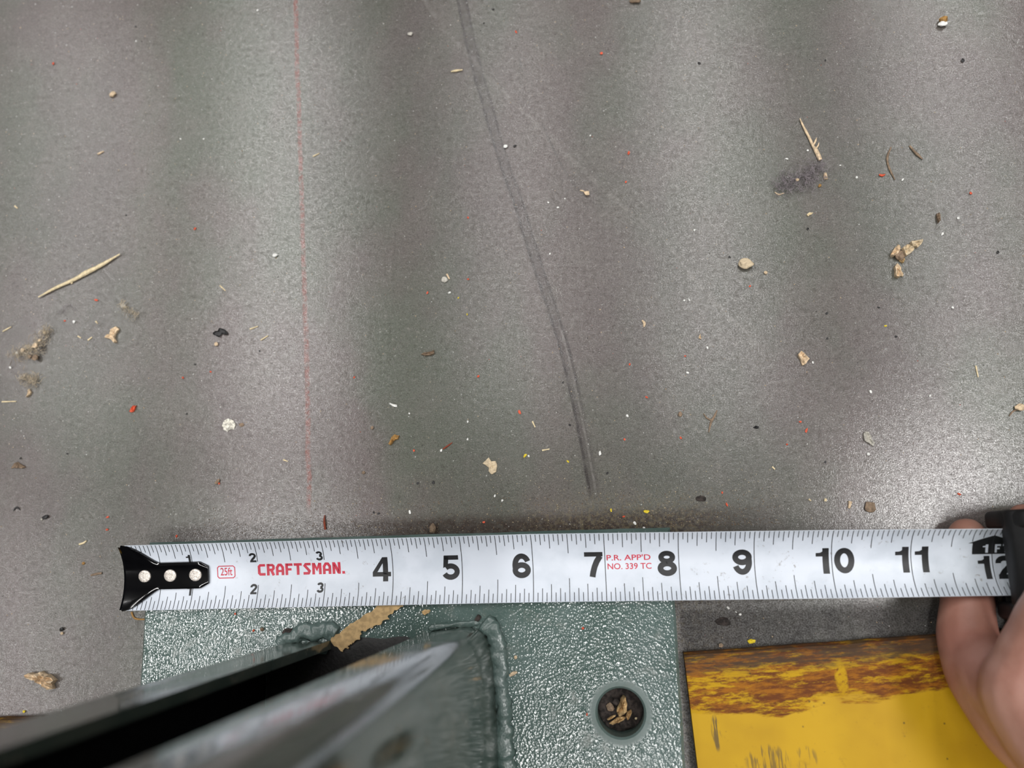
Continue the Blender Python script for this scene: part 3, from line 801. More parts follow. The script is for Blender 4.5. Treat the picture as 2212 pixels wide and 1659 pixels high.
# mouth: black rubber nose, cheeks either side of the blade and a lip above it
nose = rnd([(CXF - 0.0016, 0.0095), (CXF + 0.014, 0.0095), (CXF + 0.014, 0.031), (CXF + 0.003, 0.031), (CXF - 0.0016, 0.0235)], [0.003, 0.002, 0.002, 0.003, 0.004])
tag(extrude_profile('mouth_cheek', nose, yc + 0.0105, yc + 0.0165, M['rubber'], 0.0018), 'black rubber mouth cheek')
tag(extrude_profile('mouth_cheek', nose, yc - 0.0185, yc - 0.0128, M['rubber'], 0.0018), 'black rubber mouth cheek')
lip = rnd([(CXF - 0.0010, 0.0205), (CXF + 0.014, 0.0205), (CXF + 0.014, 0.030), (CXF + 0.004, 0.030), (CXF - 0.0010, 0.0255)], [0.001, 0.001, 0.002, 0.002, 0.002])
tag(extrude_profile('mouth_lip', lip, yc - 0.0185, yc + 0.0165, M['rubber'], 0.001), 'black rubber lip over the mouth')
green_nose = rnd([(CXF + 0.0015, 0.026), (CXF + 0.02, 0.026), (CXF + 0.02, 0.058), (CXF + 0.0075, 0.058), (CXF + 0.0015, 0.046)], [0.002, 0.002, 0.004, 0.006, 0.006])
tag(extrude_profile('green_nose', green_nose, yc - 0.0155, yc + 0.0015, M['lime'], 0.005, 6), 'lime green bulge above the mouth')
sole = rnd([(CXF + 0.001, 0.0095), (CXF + 0.014, 0.0095), (CXF + 0.014, 0.0125), (CXF + 0.001, 0.0125)], 0.0006, 2)
extrude_profile('mouth_sole', sole, yc - 0.0185, yc + 0.0165, M['rubber'], 0.0005, 2)
knob = rnd([(CXF + 0.010, 0.054), (CXF + 0.022, 0.068), (CXF + 0.017, 0.073), (CXF + 0.005, 0.060)], 0.002, 3)
extrude_profile('lock_button', knob, yc - 0.009, yc + 0.009, M['rubber'], 0.0012)
clip = rnd([(CXF + 0.030, 0.030), (CXF + 0.062, 0.030), (CXF + 0.062, 0.070), (CXF + 0.030, 0.070)], 0.004, 3)
extrude_profile('belt_clip', clip, yc + 0.0197, yc + 0.0215, M['rivet'], 0.0005, 2)

# ------------------------------------------------------------------ hand
def capsule_chain(bm, pts, radii):
    """overlapping tapered bodies; remeshed into one skin afterwards"""
    path = smooth_path(pts, 5); rad = smooth_vals(radii, 5)
    V, Fc = tube(path, rad, 14)
    vs = [bm.verts.new(p) for p in V]
    for fc in Fc:
        try: bm.faces.new([vs[i] for i in fc])
        except ValueError: pass
    for p, r in ((path[0], rad[0]), (path[-1], rad[-1])):
        bmesh.ops.create_uvsphere(bm, u_segments=14, v_segments=10, radius=r, matrix=Matrix.Translation(p))
def hv(x, y, z): return Vector((x, y, z)) * MM
def build_hand():
    bm = bmesh.new()
    # index: tip beyond the blade, joints, knuckle
    capsule_chain(bm, [hv(119.5, 0.2, 6.8), hv(118.5, -9, 6.3), hv(116.5, -21, 7.4), hv(114.0, -34, 10.5), hv(115.2, -46, 18), hv(121, -58, 30), hv(131, -68, 41)],
                  [.0064, .0072, .0084, .0097, .0112, .0130, .0140])
    # middle, ring, little run under the case
    for x, yt, dz, r in ((139, 6, 0.0, 1.0), (157, 4, 0.0, .96), (173, -2, 0.0, .84)):
        capsule_chain(bm, [hv(x, yt, 5.6), hv(x, yt - 12, 4.9), hv(x, -24, 4.9), hv(x - 1, -40, 10), hv(x - 0.5, -54, 25), hv(x + 1, -65, 42), hv(x + 3, -74, 54)],
                      [.0050 * r, .0049 * r, .0050 * r, .0082 * r, .0100 * r, .0115 * r, .0125 * r])
    # palm
    for a, b, ra, rb in (((130, -66, 42), (150, -96, 74), .0150, .0170), ((141, -70, 50), (158, -102, 76), .0145, .0170), ((157, -73, 54), (168, -106, 78), .0140, .0165), ((174, -76, 55), (178, -106, 76), .0125, .0155)):
        capsule_chain(bm, [hv(*a), (hv(*a) + hv(*b)) / 2, hv(*b)], [ra, (ra + rb) / 2 + .001, rb])
    # wrist and forearm
    capsule_chain(bm, [hv(163, -100, 76), hv(176, -128, 98), hv(200, -175, 135), hv(240, -250, 195)], [.0240, .0235, .0260, .0320])
    # thumb along the near face of the case
    capsule_chain(bm, [hv(150, -90, 70), hv(128, -64, 50), hv(117.5, -47, 40), hv(119.5, -36, 42), hv(122, -26, 46), hv(122.5, -17, 52)], [.0180, .0165, .0132, .0108, .0092, .0070])
    capsule_chain(bm, [hv(114.5, -38, 13), hv(116, -45, 25), hv(119, -50, 36)], [.0098, .0115, .0130])
    o = bm_obj('hand', bm, M['skin'], None, smooth=True)
    r = o.modifiers.new('skin_volume', 'REMESH'); r.mode = 'VOXEL'; r.voxel_size = 0.0011; r.use_smooth_shade = True
    s = o.modifiers.new('soften', 'SMOOTH'); s.factor = 0.5; s.iterations = 9
    return o
hand = tag(build_hand(), 'bare hand gripping the tape measure case with a finger under the blade', 'hand')
def nail(c, d, up, w, l):
    d = d.normalized(); s = d.cross(up).normalized(); n = s.cross(d)
    V, Fc = [], []
    for i in range(7):
        for j in range(7):
            a = (i / 6 - 0.5) * 2; b = (j / 6 - 0.5) * 2
            k = math.sqrt(max(0, 1 - 0.35 * b * b)) if a > 0 else 1 - 0.15 * a * a * b * b
            V.append(c + d * (a * l * k) + s * (b * w) - n * (w * 0.38 * b * b))
    for i in range(6):
        for j in range(6): a = i * 7 + j; Fc.append((a, a + 1, a + 8, a + 7))
    o = mesh_obj('fingernail', V, Fc, M['nail'], hand, smooth=True)
    sm = o.modifiers.new('thickness', 'SOLIDIFY'); sm.thickness = 0.0005
    return o
nail(hv(119.0, -19.5, 57.0), Vector((0.1, 0.85, 0.45)), Vector((-0.55, -0.3, 0.8)), 0.0052, 0.0062)

# ------------------------------------------------------------------ debris
def finish(o, label, cat, group=None): return tag(o, label, cat, group)
def chip(name, label, cat, pix, mat, th=0.8, base_z=0.0, group=None, curl=0.0, seed=None, parent=None, rough=0.5):
    """irregular flake from an outline, th mm thick, resting on base_z"""
    rs = random.Random(seed if seed is not None else int(pix[0][0] * 7 + pix[0][1]))
    pts = [W(x, y, base_z + th * MM * 0.5) for x, y in pix]; n0 = len(pts)
    out = []
    for i in range(n0):
        a, b = pts[i], pts[(i + 1) % n0]; out.append(a)
        j = (b - a).length * 0.10
        out.append(a.lerp(b, 0.5) + Vector((rs.uniform(-j, j), rs.uniform(-j, j), 0)))
    c = sum(out, Vector()) / len(out); t = th * MM; n = len(out); V, Fc = [], []
    zt = [rs.uniform(1 - rough, 1 + rough) for _ in out]
    for i, p in enumerate(out): V.append(Vector((p.x, p.y, base_z + 0.00008 + curl * MM * (zt[i] - 0.4 if curl else 0))))
    for s, zz in ((0.985, 1.0), (0.62, 1.15), (0.28, 1.0)):
        for i, p in enumerate(out):
            q = c + (p - c) * s; k = zt[i] if s > 0.9 else rs.uniform(1 - rough * 0.8, 1 + rough * 0.8)
            V.append(Vector((q.x, q.y, base_z + t * zz * k + curl * MM * (zt[i] - 0.4 if (curl and s > 0.9) else 0))))
    V.append(Vector((c.x, c.y, base_z + t * rs.uniform(0.7, 1.2))))
    for r in range(3):
        for i in range(n): j = (i + 1) % n; Fc.append((r * n + i, r * n + j, (r + 1) * n + j, (r + 1) * n + i))
    for i in range(n): Fc.append((3 * n + i, 3 * n + (i + 1) % n, 4 * n))
    Fc.append(tuple(reversed(range(n))))
    o = mesh_obj(name, V, Fc, mat, parent)
    return finish(o, label, cat, group) if not parent else o
def stick(name, label, cat, pix, mat, w, z=None, group=None, sides=7, base_z=0.0, parent=None, flat=0.7):
    """w: width in mm (number or list along the path)"""
    ws = w if hasattr(w, '__len__') else [w * 0.6] + [w] * (len(pix) - 2) + [w * 0.5]
    if not hasattr(w, '__len__') and len(pix) == 2: ws = [w, w * 0.7]
    mx = max(ws) / 2 * MM; pts = [W(x, y, base_z + mx * flat + (z[i] * MM if z else 0)) for i, (x, y) in enumerate(pix)]
    path = smooth_path(pts, 5); rad = smooth_vals([q / 2 * MM for q in ws], 5)
    for i, p in enumerate(path):
        rad[i] *= 1 + 0.18 * noise.noise(p * 900)
    V, Fc = tube(path, rad, sides, True, flat)
    lo = min(q.z for q in V); V = [Vector((q.x, q.y, q.z - lo + base_z + 0.00003)) for q in V]
    o = mesh_obj(name, V, Fc, mat, parent)
    return finish(o, label, cat, group) if not parent else o
ICO = None
def crumb(name, label, cat, px, py, size, mat, group=None, base_z=0.0, asp=1.0, ang=0.0, hz=0.6, seed=0, parent=None, sub=1):
    """small irregular crumb, size mm across"""
    bm = bmesh.new(); bmesh.ops.create_icosphere(bm, subdivisions=sub, radius=0.5 * size * MM)
    c = W(px, py, base_z + size * MM * 0.3); sd = seed or px * 0.37 + py
    R = Matrix.Rotation(ang, 3, 'Z')
    for q in bm.verts:
        k = 1 + 0.45 * noise.noise(q.co * (2.2 / (size * MM)) + Vector((sd, sd * 0.7, 3)))
        q.co = R @ Vector((q.co.x * k * asp, q.co.y * k / math.sqrt(asp), q.co.z * k * hz))
    lo = min(q.co.z for q in bm.verts)
    for q in bm.verts: q.co += Vector((c.x, c.y, base_z - lo + 0.00003))
    o = bm_obj(name, bm, mat, parent)
    return finish(o, label, cat, group) if not parent else o
def lint(name, label, px_path, width, height, n, mat, seed, rad=0.055, parent=None):
    """tuft of fibres around a path of pixels"""
    rs = random.Random(seed); P = [W(x, y, 0.0006) for x, y in px_path]; V, Fc = [], []
    for _ in range(n):
        k = rs.random() * (len(P) - 1); i = int(k); c = P[i].lerp(P[min(i + 1, len(P) - 1)], k - i)
        w = width * MM * (1 - 0.5 * abs(k / max(1, len(P) - 1) - 0.5) * 2)
        p = c + Vector((rs.gauss(0, w * 0.5), rs.gauss(0, w * 0.5), abs(rs.gauss(0, height * MM * 0.5)) + 0.0001))
        a = rs.uniform(0, 6.28); L = rs.uniform(0.9, 3.2) * MM; cv = rs.uniform(-1, 1) * 4.5; pts = []
        for s in range(7):
            f_ = s / 6; aa = a + cv * f_
            pts.append(p.copy()); p = p + Vector((math.cos(aa), math.sin(aa), rs.uniform(-0.35, 0.3))) * (L / 6)
            p.z = max(p.z, 0.00012)
        v_, f_ = tube(pts, rad * MM * rs.uniform(0.6, 1.4), 3, False); o_ = len(V); V += v_; Fc += [tuple(x + o_ for x in q) for q in f_]
    o = mesh_obj(name, V, Fc, mat, parent)
    return finish(o, label, 'lint') if not parent else o

# --- large named pieces
stick('straw_splinter', 'long pale straw splinter, thicker towards one end, lying on bare floor', 'splinter',
      [(83, 642), (120, 622), (160, 604), (185, 590), (215, 575), (259, 549)], M['straw'], [0.5, 1.3, 1.5, 2.0, 1.7, 0.6])
crumb('straw_crumb', 'tiny straw crumb touching the long pale splinter', 'crumb', 155, 611, 1.1, M['straw'])
tw = tag(empty('barbed_twig', W(1758, 318)), 'thin barbed twig poking out of the dark lint tuft', 'twig')
stick('stem', None, None, [(1728, 256), (1735, 272), (1748, 297), (1756, 315), (1761, 322), (1768, 336), (1772, 346)], M['tan'], [0.4, 0.8, 1.0, 1.1, 1.5, 1.7, 1.5], parent=tw)
stick('barb', None, None, [(1756, 315), (1761, 306), (1764, 297)], M['tan'], [0.8, 0.7, 0.3], z=[0, 0.2, 0.5], parent=tw)
stick('barb', None, None, [(1761, 323), (1767, 315), (1769, 308)], M['tan'], [0.8, 0.6, 0.3], z=[0, 0.2, 0.4], parent=tw)
lint('lint_tuft', 'dark grey fuzzy lint tuft at the foot of the barbed twig', [(1683, 402), (1705, 398), (1730, 390), (1750, 378), (1770, 358)], 6.4, 2.8, 620, M['lint_dark'], 3)
chip('wood_flake', 'flat tan wood flake at the edge of the dark lint tuft', 'wood flake', [(1779, 374), (1785, 373), (1788, 387), (1780, 388)], M['tan'], 0.6)
crumb('wood_crumb', 'tan crumb caught in the dark lint tuft', 'crumb', 1722, 388, 1.5, M['tan'], base_z=0.0025)
crumb('wood_crumb', 'orange brown crumb beside the dark lint tuft', 'crumb', 1771, 401, 1.4, M['ochre'], asp=1.3, ang=0.9)
stick('wood_curl', 'pale curved sliver under the dark lint tuft', 'sliver', [(1674, 415), (1682, 420), (1694, 417)], M['tan'], 0.7)
stick('curved_twig', 'thin bow shaped brown twig', 'twig', [(1925, 318), (1918, 335), (1917, 349), (1922, 366), (1933, 388)], M['brown'], [0.5, 0.8, 0.8, 0.8, 0.4])
stick('short_twig', 'short straight brown twig beside the bow shaped one', 'twig', [(1965, 315), (1975, 327), (1983, 335), (1993, 344)], M['brown'], [0.8, 0.9, 1.0, 0.4])
ft = tag(empty('forked_twig', W(1538, 905)), 'small forked grey twig', 'twig')
stick('stem', None, None, [(1549, 886), (1543, 900), (1536, 912), (1531, 934)], M['brown'], [0.5, 0.8, 0.9, 0.4], parent=ft)
stick('branch', None, None, [(1520, 893), (1527, 903), (1538, 908)], M['brown'], [0.4, 0.6, 0.7], parent=ft)
chip('paper_scrap', 'beige torn paper scrap lying alone on the floor', 'paper scrap',
     [(1055.5, 988), (1061.5, 997), (1071, 996), (1074, 1008), (1072, 1019), (1062.5, 1025), (1055.5, 1017), (1056, 1010), (1042.6, 1001)], M['paper'], 0.7)
chip('wood_sliver', 'ochre wood sliver with a thick end', 'sliver', [(839, 959), (846, 944), (853, 938), (863, 941), (860, 949), (850, 953), (843, 962)], M['ochre'], 1.0)
chip('seed_husk', 'brown seed shaped sliver', 'sliver', [(909, 766), (917, 762), (927, 760), (938, 757), (939, 764), (930, 768), (918, 769)], M['brown'], 1.0)
chip('wood_chip', 'tan wood chip of three lobes near the tan lint clump', 'wood chip',
     [(253, 706), (258, 711), (250, 722), (247, 728), (252, 738), (247, 741), (240, 733), (228, 730), (229, 725), (237, 722), (240, 712)], M['tan'], 1.1)
chip('paint_chip', 'largest orange red paint chip', 'paint chip', [(280, 889), (284, 880), (289, 876), (295, 876), (292, 884), (289, 889), (283, 891)], M['red'], 0.7)
chip('paint_splat', 'round white dried splat stuck to the floor', 'paint splat',
     [(480, 920), (482, 912), (489, 905), (497, 905), (505, 909), (510, 918), (506, 928), (498, 928), (492, 933), (484, 929)], M['splat'], 0.35, rough=0.8)
crumb('dirt_crumb', 'brown smear crumb beside the white splat', 'crumb', 521, 917, 2.0, M['brown'], hz=0.12, asp=1.2)
lint('lint_tuft', 'tan fuzzy lint clump with caught crumbs', [(30, 768), (60, 762), (80, 756), (90, 735), (104, 712)], 4.2, 2.4, 420, M['lint_tan'], 5)
crumb('wood_crumb', 'biggest tan crumb caught in the tan lint clump', 'crumb', 75, 746, 2.6, M['tan'], base_z=0.0022)
crumb('wood_crumb', 'dark brown crumb sunk in the tan lint clump', 'crumb', 76, 772, 3.0, M['brown'], base_z=0.0006)
crumb('wood_crumb', 'pale crumb at the side of the tan lint clump', 'crumb', 50, 756, 2.0, M['tan'], base_z=0.0004)
crumb('wood_crumb', 'tan crumb high in the tan lint clump', 'crumb', 85, 735, 1.6, M['tan'], base_z=0.0012)
crumb('wood_crumb', 'brown crumb low in the tan lint clump', 'crumb', 64, 770, 1.8, M['brown'], base_z=0.0012)
crumb('wood_crumb', 'pale crumb at the thin tip of the tan lint clump', 'crumb', 96, 718, 1.5, M['paper'], base_z=0.0012)
crumb('wood_crumb', 'white crumb at the loose end of the tan lint clump', 'crumb', 36, 762, 1.5, M['grey'], base_z=0.0012)
lint('lint_tuft', 'small tan lint tuft next to a pointed flake', [(50, 815), (66, 820), (80, 825)], 3.4, 1.8, 170, M['lint_tan'], 8)
chip('wood_flake', 'pointed tan flake under the small lint tuft', 'wood flake', [(58, 858), (60, 848), (64, 840), (68, 848), (66, 852)], M['tan'], 0.9)
lint('lint_tuft', 'faint grey lint wisp with a pale crumb', [(262, 658), (275, 668), (295, 684)], 2.6, 1.0, 90, M['lint_tan'], 11)
crumb('wood_crumb', 'pale crumb in the faint grey lint wisp', 'crumb', 265, 660, 2.6, M['grey'], hz=0.4)
lint('lint_tuft', 'dark thin lint wisp below the long straw splinter', [(130, 672), (145, 668), (160, 662)], 1.5, 0.5, 26, M['lint_dark'], 12, rad=0.04)
chip('plastic_curl', 'curled black plastic film scrap', 'plastic scrap', [(460, 719), (465, 725), (474, 729), (480, 722), (492, 724), (493, 719), (486, 712), (476, 709), (473, 716)], M['black'], 0.5, curl=1.0)
crumb('wood_crumb', 'tan crumb under the black film scrap', 'crumb', 467, 743, 1.9, M['tan'])
crumb('wood_crumb', 'rough tan wood crumb with torn fibres', 'wood chip', 1612, 570, 4.6, M['paper'], asp=1.25, hz=0.6, sub=3)
crumb('pebble', 'tiny round peach pebble', 'pebble', 1654, 589, 1.4, M['tan'], sub=2)
chip('wood_chip', 'tan wedge shaped chip', 'wood chip', [(1723, 766), (1731, 758), (1737, 762), (1748, 776), (1741, 786), (1733, 790), (1729, 777)], M['tan'], 1.3)
chip('plaster_chip', 'pale grey speckled plaster chip', 'plaster chip', [(1865, 938), (1868, 932), (1875, 933), (1882, 942), (1889, 957), (1886, 964), (1877, 958), (1867, 952)], M['grey'], 0.9)
# crumbled cluster
chip('wood_chip', 'tan slab chip at the end of the crumbled pile', 'wood chip', [(1924, 551), (1933, 535), (1940, 531), (1945, 537), (1938, 549), (1928, 555)], M['tan'], 1.8)
crumb('wood_crumb', 'grey crumb in the middle of the crumbled pile', 'crumb', 1944, 552, 3.6, M['brown'], sub=3)
chip('wood_chip', 'creamy broken chip on the crumbled pile', 'wood chip', [(1948, 537), (1958, 529), (1966, 531), (1974, 538), (1966, 548), (1956, 554), (1951, 545)], M['paper'], 1.8)
chip('wood_chip', 'pointed cream chip at the far end of the crumbled pile', 'wood chip', [(1966, 523), (1976, 521), (1993, 517), (1990, 527), (1982, 535), (1972, 532)], M['paper'], 1.4)
chip('wood_flake', 'small tan flake at the foot of the crumbled pile', 'wood flake', [(1942, 563), (1950, 555), (1954, 558), (1951, 568)], M['card'], 1.0)
chip('wood_chip', 'tan chip standing apart below the crumbled pile', 'wood chip', [(1932, 577), (1939, 568), (1944, 580), (1948, 594), (1940, 600), (1933, 597)], M['tan'], 1.8)
crumb('wood_crumb', 'tiny crumb touching the lone tan chip', 'crumb', 1948, 594, 1.4, M['tan'])
pb = tag(empty('two_tone_pebble', W(2037, 48)), 'pebble half white and half mustard', 'pebble')
crumb('white_half', None, None, 2036, 52, 2.9, M['white'], asp=1.2, hz=0.7, sub=2, parent=pb)
crumb('mustard_half', None, None, 2037, 44, 2.9, M['ochre'], asp=1.2, hz=0.8, sub=2, parent=pb)
st = tag(empty('stalked_chip', W(2200, 882)), 'tan chip with a thin dark stalk', 'wood chip')
crumb('chip_body', None, None, 2204, 880, 2.8, M['tan'], asp=1.3, sub=2, parent=st)
stick('stalk', None, None, [(2198, 884), (2188, 889), (2180, 899)], M['brown'], [0.7, 0.6, 0.4], parent=st)
chip('seed_husk', 'narrow brown husk standing by itself', 'husk', [(2023, 462), (2027, 460), (2031, 464), (2031, 477), (2027, 482), (2024, 472)], M['brown'], 1.1)
crumb('wood_crumb', 'tan crumb with a side spur on the scratched floor', 'crumb', 1267, 417, 2.4, M['tan'], asp=1.2, ang=-0.7)
stick('straw_bit', 'spur of straw beside the tan crumb on the scratched floor', 'straw', [(1253, 411), (1262, 413)], M['tan'], 0.6)
crumb('wood_crumb', 'pale wood crumb near the green tinged floor patch', 'crumb', 243, 203, 2.7, M['tan'], asp=1.3, ang=0.6)
chip('card_scrap', 'crumpled tan cardboard scrap left of the base plate', 'cardboard scrap',
     [(57, 1458), (66, 1453), (80, 1455), (90, 1450), (100, 1457), (109, 1459), (121, 1469), (113, 1478), (117, 1488), (104, 1487), (95, 1482), (84, 1471), (72, 1468)], M['tan'], 2.4, rough=0.7)
chip('seed_husk', 'grey brown husk with a dark back', 'husk', [(24, 1012), (30, 1003), (38, 998), (48, 1004), (55, 1009), (47, 1012), (36, 1011)], M['brown'], 0.9)
crumb('black_flake', 'shiny black fleck by a pale crumb', 'fleck', 98, 1117, 2.0, M['black'], asp=1.5, ang=0.4)
crumb('wood_crumb', 'pale crumb by the shiny black fleck', 'crumb', 90, 1122, 1.0, M['grey'])
stick('black_flake', 'black V shaped fleck', 'fleck', [(29, 1103), (36, 1096), (43, 1101)], M['black'], 0.7)
chip('black_flake', 'flat black flake below the forked twig', 'fleck', [(1627, 923), (1633, 919), (1640, 922), (1636, 926), (1629, 925)], M['black'], 0.4)
crumb('wood_chip', 'brown bit wedged against the base plate edge', 'wood chip', 936, 1142, 3.4, M['brown'], asp=0.8, hz=1.0, sub=2)
stick('rust_splinter', 'rust red splinter standing at the chalk line end', 'splinter', [(701, 1113), (700, 1126), (702, 1144)], M['rustred'], [0.4, 0.8, 0.9], z=[0.3, 0.6, 0.2])
stick('rust_splinter', 'brown rust splinter by a white chip', 'splinter', [(957, 970), (966, 964), (977, 956)], M['rustred'], [0.5, 0.7, 0.3])
stick('wood_sliver', 'short orange tan sliver above the blade', 'sliver', [(1837, 1083), (1834, 1098)], M['tan'], 1.2)
crumb('wood_crumb', 'peach crumb near the short orange tan sliver', 'crumb', 1783, 1080, 1.4, M['straw'])
stick('wood_sliver', 'tan sliver lying level near the dark scuff mark', 'sliver', [(974, 155), (984, 153), (999, 151)], M['straw'], [0.5, 1.0, 0.6])
stick('wood_sliver', 'short tan sliver on the dark side of the floor', 'sliver', [(211, 333), (224, 327)], M['tan'], 0.9)
chip('wood_flake', 'small pale yellow flake below the dark lint tuft', 'wood flake', [(1742, 464), (1748, 459), (1757, 459), (1752, 464), (1746, 468)], M['straw'], 0.5)
stick('wood_sliver', 'thin tan sliver curved like a bracket', 'sliver', [(1387, 692), (1392, 698), (1391, 706)], M['tan'], [0.6, 1.1, 0.6])
chip('wood_flake', 'little triangular tan flake', 'wood flake', [(1509, 730), (1513, 721), (1515, 733)], M['tan'], 0.5)
crumb('dirt_clod', 'grey brown dirt clod beside the floor crack', 'dirt clod', 1880, 1095, 3.6, M['brown'], hz=0.3, sub=3)
crumb('dirt_clod', 'dark hairy dirt speck above the blade', 'dirt clod', 1515, 1077, 2.8, M['soil'], hz=0.25, asp=1.3, sub=2)
crumb('dirt_clod', 'black grease blot between the blade and the yellow plate', 'dirt clod', 1563, 1344, 3.6, M['soil'], hz=0.15, asp=1.4, sub=2)
chip('paint_chip', 'bright yellow paint flake by the yellow plate edge', 'paint chip', [(1614, 1384), (1622, 1380), (1632, 1382), (1631, 1388), (1618, 1390)], M['yellowbit'], 0.5)
crumb('wood_crumb', 'brown crumb wedged against the yellow plate edge', 'crumb', 1557, 1394, 1.8, M['brown'])
crumb('dirt_clod', 'brown grey debris lump at the top of the floor', 'dirt clod', 1372, 1, 2.8, M['brown'], asp=1.5, sub=2)
crumb('dirt_clod', 'grey crumb cluster beside a smudge', 'dirt clod', 886, 73, 2.0, M['grey'], asp=1.3, hz=0.4)
crumb('wood_crumb', 'yellowish crumb stuck on a round pale stain', 'crumb', 960, 603, 2.6, M['grey'], hz=0.25, sub=2)
stick('wood_sliver', 'short sliver on the round pale stain', 'sliver', [(965, 592), (971, 603)], M['tan'], 0.8)
crumb('wood_crumb', 'small brown crumb left of the ochre sliver', 'crumb', 785, 1021, 1.5, M['brown'])
crumb('wood_crumb', 'brown crumb above the ochre sliver', 'crumb', 804, 924, 1.4, M['brown'])
crumb('wood_crumb', 'brown crumb resting in the grit strip by the plate', 'crumb', 1469, 895, 2.0, M['brown'], asp=0.8)
stick('wood_sliver', 'greenish tan sliver by the hook', 'sliver', [(171, 1176), (180, 1173), (187, 1168)], M['straw'], [0.8, 0.8, 0.5])
stick('wood_sliver', 'brown sliver left of the hook', 'sliver', [(196, 1243), (207, 1240), (220, 1238)], M['brown'], [0.5, 0.9, 0.8])
crumb('wood_crumb', 'brown crumb on the grainy floor left of the hook', 'crumb', 180, 1217, 1.3, M['ochre'])
crumb('black_flake', 'black crumb left of the base plate corner', 'fleck', 133, 1359, 1.8, M['black'])
crumb('wood_crumb', 'pale crumb under the black crumb', 'crumb', 134, 1368, 1.4, M['tan'])
stick('wood_sliver', 'brown fibre tucked under the hook', 'sliver', [(284, 1322), (292, 1336), (318, 1338)], M['ochre'], [0.8, 0.7, 0.5])
crumb('yellow_fleck', 'yellow fleck near the thin yellow corner', 'fleck', 52, 1537, 1.2, M['yellowbit'])
chip('white_curl', 'white curled plastic shaving', 'shaving', [(842, 870), (849, 873), (858, 875), (858, 879), (849, 878), (842, 874)], M['white'], 0.6)
crumb('white_chip', 'largest round white chip left of the chalk line', 'white chip', 594, 551, 1.9, M['white'], asp=1.1, sub=2, hz=0.5)
crumb('white_chip', 'round white chip on the dark scuff mark', 'white chip', 1092, 316, 1.7, M['white'], asp=1.1, sub=2, hz=0.5)
crumb('black_flake', 'black speck beside the white chip on the scuff', 'fleck', 1112, 315, 1.2, M['black'], asp=1.3, ang=0.5)
crumb('dirt_clod', 'dark brown hook shaped speck by a red chip', 'fleck', 470, 1040, 1.8, M['brown'], asp=1.6, ang=0.9)

# on the base plate
pl = HP
def torn_card():
    px = [(714, 1382), (722, 1374), (737, 1364), (752, 1352), (770, 1340), (790, 1326), (806, 1318), (816, 1306), (872, 1306), (862, 1315), (852, 1318), (848, 1326), (838, 1330), (842, 1338), (828, 1340), (823, 1349), (812, 1350), (806, 1356), (797, 1358), (792, 1362), (782, 1362), (778, 1372), (777, 1382), (766, 1385), (760, 1392), (752, 1395), (752, 1402), (744, 1401), (741, 1408), (730, 1399), (722, 1396)]
    rs = random.Random(4); q_ = []
    for i in range(len(px)):
        a, b = px[i], px[(i + 1) % len(px)]; q_.append(a)
        for f_ in (0.33, 0.66): q_.append((a[0] + (b[0] - a[0]) * f_ + rs.uniform(-2, 2), a[1] + (b[1] - a[1]) * f_ + rs.uniform(-2, 2)))
    px = q_
    bm = bmesh.new(); th = 0.0005
    def zz(p): return HP + 0.0006 + 0.0022 * max(0, (1356 - p[1]) / 50) ** 1.0 * (1 if p[1] < 1356 else 0) + 0.0004 * noise.noise(Vector((p[0] * 0.08, p[1] * 0.08, 0)))
    def zz(p): return HP + 0.0005 + 0.0004 * (1 + noise.noise(Vector((p[0] * 0.06, p[1] * 0.06, 0))))
    top = [bm.verts.new(W(x, y, zz((x, y)) + th)) for x, y in px]; bot = [bm.verts.new(W(x, y, zz((x, y)))) for x, y in px]
    n = len(px); bm.faces.new(top); bm.faces.new(list(reversed(bot)))
    for k in range(n): k2 = (k + 1) % n; bm.faces.new((top[k2], top[k], bot[k], bot[k2]))
    bmesh.ops.recalc_face_normals(bm, faces=bm.faces); bmesh.ops.triangulate(bm, faces=bm.faces)
    return bm_obj('torn_card_strip', bm, M['card'])
tag(torn_card(), 'ragged torn brown cardboard strip running from under the blade into the upright', 'cardboard strip')
chip('paper_scrap', 'small oval tan scrap on the green base plate', 'paper scrap', [(911, 1321), (918, 1316), (930, 1317), (927, 1324), (918, 1329), (912, 1326)], M['card'], 0.4, base_z=pl)
stick('wood_sliver', 'orange tan sliver lying against the weld bead', 'sliver', [(1101, 1460), (1108, 1455), (1117, 1452)], M['tan'], 1.3, base_z=pl)
crumb('wood_crumb', 'pale tan crumb on the plate above the weld sliver', 'crumb', 1114, 1420, 1.4, M['tan'], base_z=pl)
crumb('weld_spatter', 'round brown weld spatter ball on the plate', 'weld spatter', 567, 1359, 1.4, M['brown'], base_z=pl, sub=2, hz=1)
crumb('paint_chip', 'orange chip on the bare green plate', 'paint chip', 1259, 1357, 1.0, M['red'], base_z=pl)
crumb('paint_chip', 'red fleck left of the bolt hole', 'paint chip', 1268, 1543, 0.9, M['red'], base_z=pl, asp=0.7)
crumb('paint_chip', 'orange fleck left of the torn card strip', 'paint chip', 548, 1362, 0.9, M['red'], base_z=pl)
crumb('paint_chip', 'dark red fleck under the middle of the lettering', 'paint chip', 508, 1326, 0.9, M['red'], base_z=pl)
crumb('dirt_clod', 'dirt clod on the plate by the left weld', 'dirt clod', 622, 1366, 3.4, M['soil'], base_z=pl, hz=0.35, asp=1.4, sub=2)
crumb('dirt_clod', 'black dirt clod at the weld corner', 'dirt clod', 1032, 1336, 2.2, M['soil'], base_z=pl, hz=0.5, asp=1.3, ang=0.8, sub=2)
crumb('dirt_clod', 'black dirt clod beside the lower weld', 'dirt clod', 1094, 1612, 2.6, M['soil'], base_z=pl, hz=0.5, sub=2)
